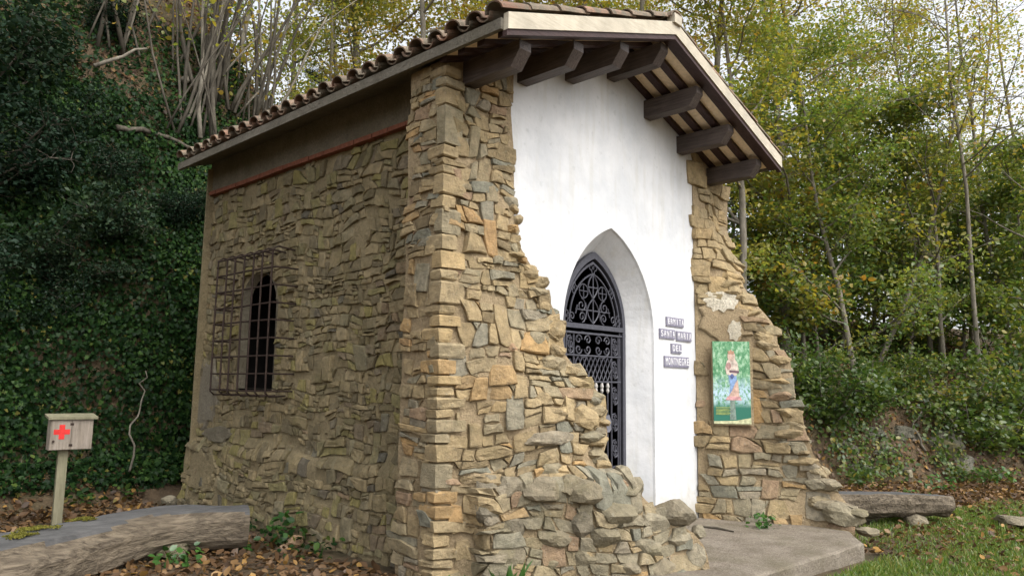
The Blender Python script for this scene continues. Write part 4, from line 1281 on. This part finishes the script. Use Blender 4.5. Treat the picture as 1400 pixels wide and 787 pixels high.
for px, dep, k, s in [(1010, 18, 0, 1.2), (1060, 20, 2, 1.2), (1100, 17, 1, 1.1), (1150, 18.5, 2, 1.1), (1200, 20, 0, 1.2), (1240, 17.5, 2, 1.1), (1275, 22, 1, 1.2), (1320, 19, 2, 1.0), (1365, 21, 0, 1.1), (1400, 17, 2, 1.0), (1440, 19, 0, 1.1)]:
    set_tree(px, dep, SAP[k], s, "bushy green sapling among the trunks up on the bank", "saplings among the trunks on the right bank", "sapling", "sapling")
for px, py, k, s in [(1130, 575, 0, .75), (1180, 560, 0, .7), (1090, 540, 0, .7), (1340, 610, 1, .85), (1395, 600, 0, .8), (1300, 560, 1, .7), (1225, 530, 1, .6), (1375, 560, 0, 1.0)]:
    p = hit(px, py)
    plant("hazel_bush", HAZEL[k], p - np.array([0, 0, .05]), "low hazel bush with round green leaves over the rocky bank", "bush", "hazel bushes over the right bank", vr.uniform(0, 6.28), s, "foliage", "stems")
for px, py, s in [(1075, 440, .95), (1110, 425, .7), (1040, 400, .8)]:
    p = hit(px, py)
    plant("evergreen_shrub", EVER[1], p - np.array([0, 0, .05]), "dense blue-green shrub just behind the right wall stub", "shrub", "evergreen shrubs behind the right wall stub", vr.uniform(0, 6.28), s, "foliage", "stems")
# ---- dark shrubs on the left bank
for px, py, k, s in [(20, 90, 0, .8), (40, 230, 0, .8), (130, 320, 1, .6), (20, 350, 1, .8), (40, 430, 0, .6), (90, 180, 1, .6), (230, 300, 0, .4), (150, 250, 0, .5), (-60, 250, 0, 1.0), (-50, 430, 0, .9), (-40, 120, 1, 1.0), (455, 165, 1, 1.0), (435, 110, 0, 1.0), (95, 380, 1, .5), (140, 40, 0, .6), (270, 290, 1, .35)]:
    p = hit(px, py)
    plant("evergreen_shrub", EVER[k], p - np.array([0, 0, .05]), ("dark evergreen shrub hanging on the steep bank left of the chapel" if k == 0 else "slightly paler evergreen shrub on the steep bank left of the chapel") if px < 400 else "blue-green shrub behind the left eave beside the pale coppice stem", "shrub", "evergreen shrubs on the left bank", vr.uniform(0, 6.28), s, "foliage", "stems")
for px, dep, k, s in [(200, 19, 1, .9), (290, 18, 3, .9), (370, 20, 0, .9), (120, 20, 3, .9), (430, 18, 1, .8), (30, 18, 1, .9), (250, 24, 2, .9)]:
    set_tree(px, dep, TALL[k], s, "shaded tree on the hilltop above the coppice stems", "trees on the hilltop left of the roof")
# ---- coppice stools: many thin stems from one root
def coppice(px, py, n, seed, label, fan=.35, hmax=5.5):
    r = random.Random(seed); p = hit(px, py)
    e = empty("coppice_stool", tuple(p), label, "coppice")
    tips = []
    for k in range(n):
        a = r.uniform(0, 6.283); f = fan * r.uniform(.2, 1.2)
        q = bend((r.uniform(-.45, .45), r.uniform(-.45, .45), -.2), (math.cos(a)*f, math.sin(a)*f, 1), r.uniform(.5, 1) * hmax, 8, r, .1, .06)
        R = r.uniform(.016, .045)
        o = MB().tube(q, [R * (1 - .6*j/8) for j in range(9)], 6).build("stem", M_BARK if r.random() < .15 else M_DBARK, None, True)
        o.parent = e; o.location = (0, 0, 0)
        tips += q[4:]
    tips = np.array(tips)
    c = tips[NR.integers(0, len(tips), 60)] + NR.normal(size=(60, 3)) * .35
    P = np.repeat(c, 6, 0) + NR.normal(size=(360, 3)) * .25
    o = bpy.data.objects.new("foliage", leaf_mesh("foliage", P, np.tile([0, 0, 1.0], (360, 1)), .11 * NR.uniform(.6, 1.2, 360), NR.uniform(.2, .9, 360), M_LEAF_Y, shape=LEAF4))
    col.objects.link(o); o.parent = e
coppice(335, 175, 16, 1, "coppice stool of pale slim stems just above the left eave")
coppice(250, 175, 18, 2, "coppice stool of crowded thin dark stems on the leafy slope", .3)
coppice(400, 130, 12, 3, "coppice stool with a thick pale stem beside the blue-green shrubs", .25, 6.5)
coppice(150, 60, 12, 4, "coppice stool of spindly stems high on the left bank", .45, 5)
coppice(290, 140, 16, 7, "coppice stool of grey stems leaning across each other above the roof", .55, 6)
coppice(450, 60, 10, 6, "coppice stool among yellow leaves high behind the roof", .3, 6)
def fallen(name, pts, rad, label, mat=M_BARK, cat="branch"):
    r = random.Random(len(label)); q = []
    P = [hit(px, py) * (1 - dz / 11) + CAM * (dz / 11) + np.array([0, 0, dz * .3]) for px, py, dz in pts]
    for a, b in zip(P[:-1], P[1:]):
        for k in range(4): q.append(a + (b - a) * k / 4 + np.array([r.gauss(0, .02), r.gauss(0, .02), r.gauss(0, .02)]))
    q.append(P[-1])
    o = MB().tube(q, [rad * (1 - .6 * k / len(q)) for k in range(len(q))], 7).build(name, mat, None, True)
    tag(o, label, cat)
fallen("fallen_branch", [(130, 95, .25), (200, 75, .35)], .035, "pale fallen branch lying across the leafy slope")
fallen("leaning_log", [(250, 118, .3), (362, 80, 1.0)], .07, "grey trunk leaning over the slope behind the eave", M_BARK, "log")
fallen("fallen_branch", [(160, 178, .15), (225, 190, .15), (262, 206, .15)], .05, "crooked root-like branch below the coppice stems", M_DBARK)
fallen("dead_vine", [(180, 655, .15), (178, 610, .45), (192, 560, .45), (198, 520, .45)], .016, "thin pale vine stem climbing the ivy", M_BARK, "vine")
fallen("fallen_branch", [(1265, 615, .05), (1250, 585, .1), (1262, 560, .15), (1235, 560, .1)], .025, "twisted grey branch on the rocky bank")
fallen("fallen_branch", [(1085, 475, .2), (1130, 490, .2), (1150, 465, .45)], .02, "bare twiggy branch behind the right wall stub")

# ---- ivy over the left bank
def scatter(n, box, keep, lift=(0, .05)):
    x = NR.uniform(box[0], box[1], n); y = NR.uniform(box[2], box[3], n)
    k = keep(x, y); x, y = x[k], y[k]
    nrm = tnormal(x, y)
    P = np.stack([x, y, terrain(x, y)], -1) + nrm * NR.uniform(lift[0], lift[1], len(x))[:, None]
    return P, nrm
def vis(P, m=420):
    d = P - CAM; z = d @ _f
    px = 700 + FPX * (d @ RT) / z; py = 393.5 - FPX * (d @ UP) / z
    return (z > .5) & (px > -m) & (px < 1400 + m) & (py > -m) & (py < 787 + m)
def ivy():
    def keep(x, y):
        d = foot_d(x, y)
        return (d > .2) & (d < 3.2) & (x < 2.6) & (NR.random(len(x)) < np.where(d < 2.2, 1, .35))
    # more samples where the bank is steep
    P, N = scatter(2000000, (-8.5, 2.6, 3, 10), keep, (.0, .16))
    k = NR.random(len(P)) < np.clip(.11 / np.maximum(N[:, 2], .02), 0, 1); P, N = P[k], N[k]
    k = vis(P, 450); P, N = P[k], N[k]
    w = .5 + .5 * np.sin(P[:, 0] * 2.1 + P[:, 2] * 1.7) * np.cos(P[:, 2] * 2.3 - P[:, 1])
    w2 = np.sin(P[:, 0] * .9 + 2 + P[:, 2] * .8) * np.sin(P[:, 2] * 1.1 + P[:, 1] * .5)
    kk = NR.random(len(P)) < np.clip(.25 + .7 * w, 0, 1) * np.where((w2 > .45) & (P[:, 0] < -1.6), .25, 1)
    P, N = P[kk], N[kk]
    t = NR.beta(1.2, 1.6, len(P)) * (.55 + .55 * w[kk]) + (NR.random(len(P)) < .03) * .6
    hd = np.tile([0, 0, -1.0], (len(P), 1))
    o = link("ivy", leaf_mesh("ivy", P, N, .060 * NR.uniform(.5, 1.4, len(P)), t, M_IVY, spread=.55, shape=LOBED, heading=hd), None, "stuff")
    tag(o, "dark ivy carpet covering the steep bank left of the chapel", "ivy")
    return len(P)
n_ivy = ivy()
def undergrowth():
    def keep(x, y):
        d = foot_d(x, y)
        w = np.sin(x * 1.9 + y) * np.cos(y * 2.3 - x * .7) + .5 * np.sin(x * 4.1) * np.cos(y * 3.7)
        return (d > -.5) & (d < 7) & (x > 5.2) & (w + NR.normal(size=len(x)) * .25 > .15)
    P, N = scatter(170000, (5.2, 20, -7, 7), keep, (.02, .30))
    k = vis(P); P, N = P[k], N[k]
    t = NR.beta(1.3, 1.5, len(P))
    o = link("undergrowth", leaf_mesh("undergrowth", P, N, .085 * NR.uniform(.45, 1.3, len(P)), t, M_LEAF_G, spread=.7, shape=LEAF4), None, "stuff")
    tag(o, "low green undergrowth and brambles over the bank right of the chapel", "undergrowth")
undergrowth()
# ---- fallen leaves
def litter():
    parts = []
    def keepL(x, y): 
        d = foot_d(x, y)
        return (d < .9) & ~((x > SX - .2) & (x < 5) & (y > -.1)) & ~((x > 0) & (x < 4.3) & (y > -1.6))
    P, N = scatter(24000, (-5, 1.4, -3.5, 7), keepL, (.005, .03)); parts.append((P, N))
    def keepR(x, y):
        d = foot_d(x, y)
        return (d > -2.1 - .4 * np.sin(x * 3)) & (d < 9) & ((x > 5.1) | (y < -1.9)) 
    P, N = scatter(90000, (4.8, 22, -6, 8), keepR, (.005, .05)); parts.append((P, N))
    def keepG(x, y): return (foot_d(x, y) <= -1.4) & (x > 4.3 - .0 * y)
    P, N = scatter(5200, (4.2, 12, -6, -1.5), keepG, (.015, .05)); parts.append((P, N))
    def keepT(x, y): return (foot_d(x, y) > 2.0) & (x < 4)
    P, N = scatter(45000, (-9, 4, 6, 20), keepT, (.005, .06)); parts.append((P, N))
    P = np.vstack([a for a, b in parts]); N = np.vstack([b for a, b in parts])
    k = vis(P); P, N = P[k], N[k]
    t = NR.beta(1.2, 1.9, len(P))
    o = link("fallen_leaves", leaf_mesh("fallen_leaves", P, N, .068 * NR.uniform(.45, 1.5, len(P)), t, M_LITTER, spread=.55, shape=LEAF4), None, "stuff")
    tag(o, "brown and yellow fallen leaves strewn over soil and slopes", "leaves")
    return len(P)
n_lit = litter()
# ---- grass
def grass():
    n = 360000
    x = NR.uniform(2.6, 11.5, n); y = NR.uniform(-5.0, -1.2, n)
    d = foot_d(x, y)
    w = np.sin(x*1.3 + 1) * np.cos(y*1.9) * .5 + .5
    k = (d < -2.0 - .7 * w) & ~((x < 4.75) & (y > -1.95)) & (NR.random(n) < .07 + .6 * w * w) 
    x, y = x[k], y[k]
    P = np.stack([x, y, terrain(x, y) - .005], -1)
    k = vis(P); P = P[k]; n = len(P)
    hd = np.stack([NR.normal(size=n) * .55, NR.normal(size=n) * .55, np.ones(n)], -1)
    N = NR.normal(size=(n, 3)); N[:, 2] *= .2
    o = link("grass", leaf_mesh("grass", P, N, NR.uniform(.03, .085, n), NR.uniform(0, 1, n), M_GRASS, spread=.2, shape=(BLADE[0] * np.array([1.6, 1, 1]), BLADE[1]), heading=hd), None, "stuff")
    tag(o, "short green lawn grass beside the concrete slab", "grass")
    return n
n_gr = grass()

# ---- weeds at the foot of the walls
def weed(p, n, rad, h, size, seed, label, group=None, mat=M_WEED, blade=False, near=0.0):
    p = np.array(p) + near * unit(CAM - np.array(p)) * np.array([1, 1, 0])
    rg = np.random.default_rng(seed)
    e = empty("weed", tuple(p), label, "weed", group)
    if blade:
        P = rg.normal(size=(n, 3)) * np.array([rad*.25, rad*.25, 0])
        hd = np.stack([rg.normal(size=n) * .6, rg.normal(size=n) * .6, np.ones(n)], -1)
        me = leaf_mesh("leaves", P, rg.normal(size=(n, 3)), h * rg.uniform(.5, 1.1, n), rg.random(n), mat, shape=BLADE, heading=hd, spread=.1)
    else:
        P = rg.normal(size=(n, 3)) * np.array([rad*.5, rad*.5, 0]) + np.stack([np.zeros(n), np.zeros(n), rg.random(n)**1.4 * h], -1)
        me = leaf_mesh("leaves", P, np.tile([0, -.3, 1.0], (n, 1)), size * rg.uniform(.6, 1.3, n), rg.random(n), mat, shape=LEAF4, spread=.6)
    o = bpy.data.objects.new("leaves", me); col.objects.link(o); o.parent = e
    mb = MB(); r = random.Random(seed)
    for k in range(5):
        mb.tube(bend((0, 0, -.03), (r.uniform(-.5, .5), r.uniform(-.5, .5), 1), h * .9, 4, r), [.005, .004, .003, .002, .001], 4)
    o = bpy.data.objects.new("stems", mb.mesh("stems", M_WEED)); col.objects.link(o); o.parent = e
def gp(px, py, z=None):
    p = hit(px, py) if z is None else onZ(px, py, z)
    if .2 < p[1] < 5.2 and -.02 < p[0] < .9: p = np.array([.03 - .05 * (p[1] < .55), p[1], T(.03, p[1])])
    return p
weed(gp(437, 735), 60, .22, .30, .085, 1, "leafy green weed at the foot of the shaded side wall")
weed(gp(480, 735), 40, .25, .14, .07, 2, "low dark weed between the side wall and the pillar", None, M_IVY)
weed(gp(515, 745), 40, .25, .16, .07, 3, "ivy sprig against the side wall close to the pillar", None, M_IVY)
weed(gp(385, 722), 60, .35, .12, .07, 4, "ivy patch on the ground behind the log end", None, M_IVY)
weed(gp(695, 785), 70, .22, .24, .05, 5, "tuft of broad grass blades in front of the pillar rubble", None, M_WEED, True, .55)
weed(gp(630, 787), 45, .2, .12, .06, 6, "small weeds among dead leaves at the pillar base", near=.30)
weed(gp(805, 786), 30, .14, .08, .05, 7, "small round-leaved weed below the grey rubble rocks", near=.3)
weed(gp(665, 735), 26, .10, .05, .05, 8, "tiny ivy sprig at the foot of the rubble", None, M_IVY, near=.3)
weed(onZ(1045, 722, .0), 60, .13, .16, .055, 9, "small green ivy clump on the slab against the right wall stub")
weed(gp(240, 770), 50, .28, .14, .08, 10, "broad-leaved weeds growing under the curved log")
weed(gp(335, 752), 20, .10, .08, .06, 11, "little green weed beside the stone under the log")
for k, (px, py, n, rad, h, lab) in enumerate([(30, 660, 90, .4, .45, "ivy mound at the bank foot left of the first aid box"), (110, 690, 60, .3, .22, "ivy sprigs just behind the log and post"), (170, 680, 40, .2, .2, "single ivy clump among dead leaves below the vine"),
                                              (1240, 690, 70, .3, .22, "green weeds on the litter beyond the log seat"), (1290, 670, 70, .3, .25, "green weeds at the foot of the rocky bank"), (1355, 660, 110, .5, .3, "wide patch of green weeds below the hazel bushes"), (985, 785, 16, .08, .10, "thin weed at the slab corner beside the last rubble rock")]):
    weed(gp(px, py), n, rad, h, .085, 40 + k, lab, None, M_IVY if k < 3 else M_WEED)

# ================================================================== LOGS, BOX, LOOSE STONES
def log_bench(path, rad, label, top_tilt, name="log_bench", sag=.35, seed=1, flat=.30, loc=None):
    """trunk sawn flat on top; path = list of world points of the axis, rad = radii"""
    r = random.Random(seed)
    P = [np.array(p, float) for p in path]
    # smooth the path
    from_n = 64; Q, R = [], []
    t_old = np.linspace(0, 1, len(P)); tn = np.linspace(0, 1, from_n)
    PA = np.array(P)
    k2 = np.stack([np.interp(tn, t_old, PA[:, c]) for c in range(3)], 1)
    for _ in range(14): k2[1:-1] = (k2[:-2] + 2*k2[1:-1] + k2[2:]) / 4
    Rr = np.interp(tn, t_old, rad)
    n = 40; V, Fc, M = [], [], []
    cut = math.radians(top_tilt)
    nt = np.array([0, 0, 1.0])
    off = seed * 3.3
    for i in range(from_n):
        d = unit(k2[min(i+1, from_n-1)] - k2[max(i-1, 0)])
        a = unit(np.cross(d, [0, 0, 1.0])); b = np.cross(a, d)
        for j in range(n):
            w = 2 * math.pi * j / n
            rr = Rr[i] * (1 + .14 * mnoise.fractal(Vector((math.cos(w)*1.3 + off, math.sin(w)*1.3, tn[i]*4)), 1.0, 2.0, 3) + .05 * mnoise.noise(Vector((w*4, tn[i]*1.5, off))) + .03 * mnoise.fractal(Vector((math.cos(w)*6, math.sin(w)*6, tn[i]*9 + off)), 1.0, 2.0, 3))
            if i in (0, from_n - 1): rr *= .96
            ca, sa = rr * math.cos(w), rr * math.sin(w)
            # sawn plane: height limited above the axis, tilted sideways
            lim = flat * Rr[i] + math.tan(cut) * ca + .012 * mnoise.noise(Vector((ca*20, tn[i]*9, off)))
            sa2 = min(sa, lim)
            V.append(k2[i] + a * ca + b * sa2); 
            M.append(sa > min(lim, .62 * Rr[i] + .06 * mnoise.noise(Vector((ca*9, tn[i]*7, off)))))
    mats = []
    for i in range(from_n - 1):
        for j in range(n):
            j2 = (j+1) % n
            Fc.append((i*n+j, i*n+j2, (i+1)*n+j2, (i+1)*n+j)); mats.append(1 if (M[i*n+j] and M[i*n+j2]) else 0)
    Fc.append(tuple(range(n))[::-1]); mats.append(0)
    Fc.append(tuple((from_n-1)*n + j for j in range(n))); mats.append(0)
    c = k2.mean(0)
    e = empty(name, (c[0], c[1], T(c[0], c[1])), label, "bench")
    mb = MB(); 
    for f, m in zip(Fc, mats): mb.f.append(f); mb.t.append(.5); mb.m.append(m)
    mb.v = [tuple(v) for v in V]
    mb.build("log", [M_LOG, M_LOGTOP], e)
    return e, k2, Rr
zt = -.07
A = onZ(338, 717, .15); B = onZ(230, 722, .16); Cc = onZ(100, 753, .12); D = onZ(0, 782, .08)
D2 = D + (D - Cc) * .9
lb, LK, LR = log_bench([A, B, Cc, D, D2], [.20, .215, .245, .285, .30], "long curved grey log seat with sawn top and mossy patches on a stone", 9, flat=.88, seed=2)
def moss(c, rx, ry, seed, parent, up=.0):
    rg = np.random.default_rng(seed); n = 900
    a = rg.uniform(0, 6.283, n); q = np.sqrt(rg.random(n)) * (.75 + .25 * np.sin(a * 3 + seed) + .15 * np.sin(a * 7))
    P = np.array(c) + np.stack([rx*q*np.cos(a), ry*q*np.sin(a), up - .006 + .014 * (1 - q) + rg.random(n)*.006], -1)
    hd = np.stack([rg.normal(size=n)*.6, rg.normal(size=n)*.6, np.ones(n)], -1)
    link("moss_patch", leaf_mesh("moss_patch", P, rg.normal(size=(n, 3)), .016 * rg.uniform(.6, 1.4, n), rg.random(n), M_MOSS, heading=hd), parent)
for kk, dx, rx, ry in ((40, .03, .20, .09), (45, -.05, .13, .08), (30, .05, .12, .06)):
    q_ = LK[kk]; aa = unit(np.cross(LK[kk+1] - LK[kk-1], [0, 0, 1.0]))
    moss(q_ + aa * dx + np.array([0, 0, .88 * LR[kk] + math.tan(math.radians(9)) * dx]), rx, ry, kk, lb, .004)
def rock_thing(p, size, seed, label, name="rock", mat=M_ROCK, t=.5, sink=.25, group=None):
    r = random.Random(seed)
    V, Fc = rock_geo((p[0], p[1], p[2] + size[2] * (1 - sink)), size, r, 3, None, 11, .03)
    o = MB().add(V, Fc, t).build(name, mat)
    tag(o, label, "rock", group, "thing"); return o
q = LK[15]; rock_thing((q[0] - .02, q[1] - .08, T(q[0], q[1])), (.20, .17, .12), 4, "mossy block propping the curved log seat", t=.35)
A = onZ(1150, 680, .16); B = onZ(1222, 680, .15); Cc = onZ(1293, 683, .13)
A = A + (A - B) * .25
lb2, LK2, LR2 = log_bench([A, B, Cc], [.24, .24, .21], "short straight log seat with flat grey top by the litter", 4, flat=.25, seed=5)
q = LK2[44]; rock_thing((q[0] - .12, q[1] - .05, T(q[0], q[1])), (.24, .18, .09), 6, "small rock wedged under the short log seat", t=.2)
rock_thing(gp(1397, 722), (.35, .25, .10), 8, "flat pale stone slab sunk in the litter beside the grass", t=.9)
rock_thing(gp(420, 745), (.11, .09, .07), 9, "pinkish loose stone on the leafy soil by the side wall", mat=M_STONE, t=.88)
rock_thing(gp(1242, 655), (.13, .10, .11), 10, "small pale boulder at the foot of the right bank", t=1.0)
rock_thing(gp(232, 690), (.12, .1, .07), 12, "pale loose stone in the leaves at the bank foot", t=.95)
# rock outcrop on the right bank: ledges breaking through the soil
ro = random.Random(17)
def ledge(p, size, seed, tilt, label, t, group):
    r = random.Random(seed)
    V, Fc = rock_geo((0, 0, 0), size, r, 4, r.uniform(-.5, .5) - .6, 9, .10)
    V = np.array([v + np.array([0, 0, .10 * size[2] * math.floor(v[2] / size[2] * 4) * .5]) for v in V])      # stepped bedding
    V[:, 2] += tilt * V[:, 0]
    o = MB().add(V + np.array(p), Fc, t).build("rock_ledge", M_LEDGE)
    tag(o, label, "rock", group, "thing")
for k, (px, py, sx, sy, sz) in enumerate([(1160, 610, .45, .35, .22), (1195, 590, .5, .4, .25), (1212, 615, .5, .3, .2), (1240, 590, .5, .4, .25), (1180, 640, .4, .3, .14), (1280, 605, .55, .4, .35), (1225, 638, .35, .3, .14), (1310, 630, .45, .35, .25)]):
    ledge(gp(px, py) + np.array([.1, .12, -sz * .35]), (sx, sy, sz), 60 + k, ro.uniform(-.25, .1), "rough mossy ledge breaking out of the bank behind the short log", ro.uniform(.1, .9), "rock ledges in the right bank")
o = MB().tube([onZ(958, 719, .015), onZ(980, 721, .02), onZ(1003, 726, .015)], [.010, .012, .008], 6).build("stick", M_DBARK)
tag(o, "thin dry stick lying on the concrete slab", "stick")

# ---- first aid box on its post
bp = onZ(79, 722, -.05)
bx = empty("first_aid_box", (bp[0], bp[1], T(bp[0], bp[1])), "small weathered wooden first aid box with red cross on a post", "box")
yaw = math.radians(-8)
cb, sb = math.cos(yaw), math.sin(yaw)
# front of the box looks towards -Y and slightly to the side
fa = math.radians(-6)
fx = np.array([math.cos(fa), math.sin(fa), 0]); fy = np.array([-fx[1], fx[0], 0])   # fx along the front, fy into the box
bd = float((bp - CAM) @ _f)
def bpt(a, b, z): return np.array([bp[0], bp[1], 0]) + fx * a + fy * b + np.array([0, 0, z])
def bbox(a0, a1, b0, b1, z0, z1):
    return MB().hexa([bpt(a0, b0, z0), bpt(a1, b0, z0), bpt(a1, b1, z0), bpt(a0, b1, z0), bpt(a0, b0, z1), bpt(a1, b0, z1), bpt(a1, b1, z1), bpt(a0, b1, z1)])
dd = ray(95, 616) ; zb = float(CAM[2] + (dd * bd)[2]); dd = ray(95, 574); zt_ = float(CAM[2] + (dd * bd)[2])
bbox(-.045, .045, .06, .13, -.3, zb + .002).build("post", M_POST, bx)
bbox(-.15, .25, .0, .17, zb, zt_).build("cabinet", M_BOXW, bx)
lid = MB().hexa([bpt(-.18, -.04, zt_ + .001), bpt(.285, -.04, zt_ + .001), bpt(.285, .21, zt_ + .03), bpt(-.18, .21, zt_ + .03), bpt(-.18, -.04, zt_ + .025), bpt(.285, -.04, zt_ + .025), bpt(.285, .21, zt_ + .055), bpt(-.18, .21, zt_ + .055)])
lid.build("lid", M_POST, bx)
d1 = bbox(-.146, .042, -.016, -.002, zb + .006, zt_ - .006).build("door", M_BOXW, bx)
bbox(.047, .246, -.014, -.002, zb + .006, zt_ - .006).build("front_board", M_BOXW, bx)
for hz in (zb + .05, zt_ - .05):
    bbox(.028, .062, -.020, -.0165, hz - .012, hz + .012).build("hinge", M_RUST, bx)
zc = (zb + zt_) / 2 + .03
w_, l_ = .026, .075
cr = MB()
pts = [(-w_, -l_), (w_, -l_), (w_, -w_), (l_, -w_), (l_, w_), (w_, w_), (w_, l_), (-w_, l_), (-w_, w_), (-l_, w_), (-l_, -w_), (-w_, -w_)]
cxx = -.045
V = [bpt(cxx + a, -.0185, zc + b) for a, b in pts] + [bpt(cxx + a, -.0155, zc + b) for a, b in pts]
cr.add(V, [tuple(range(12)), tuple(range(12, 24))[::-1]] + [(k, (k+1) % 12, 12+(k+1) % 12, 12+k) for k in range(12)]).build("red_cross", M_RED, d1)
MB().tube([bpt(-.12, -.016, zc - .095), bpt(-.12, -.035, zc - .095)], [.008, .013], 8).build("knob", M_RUST, d1)
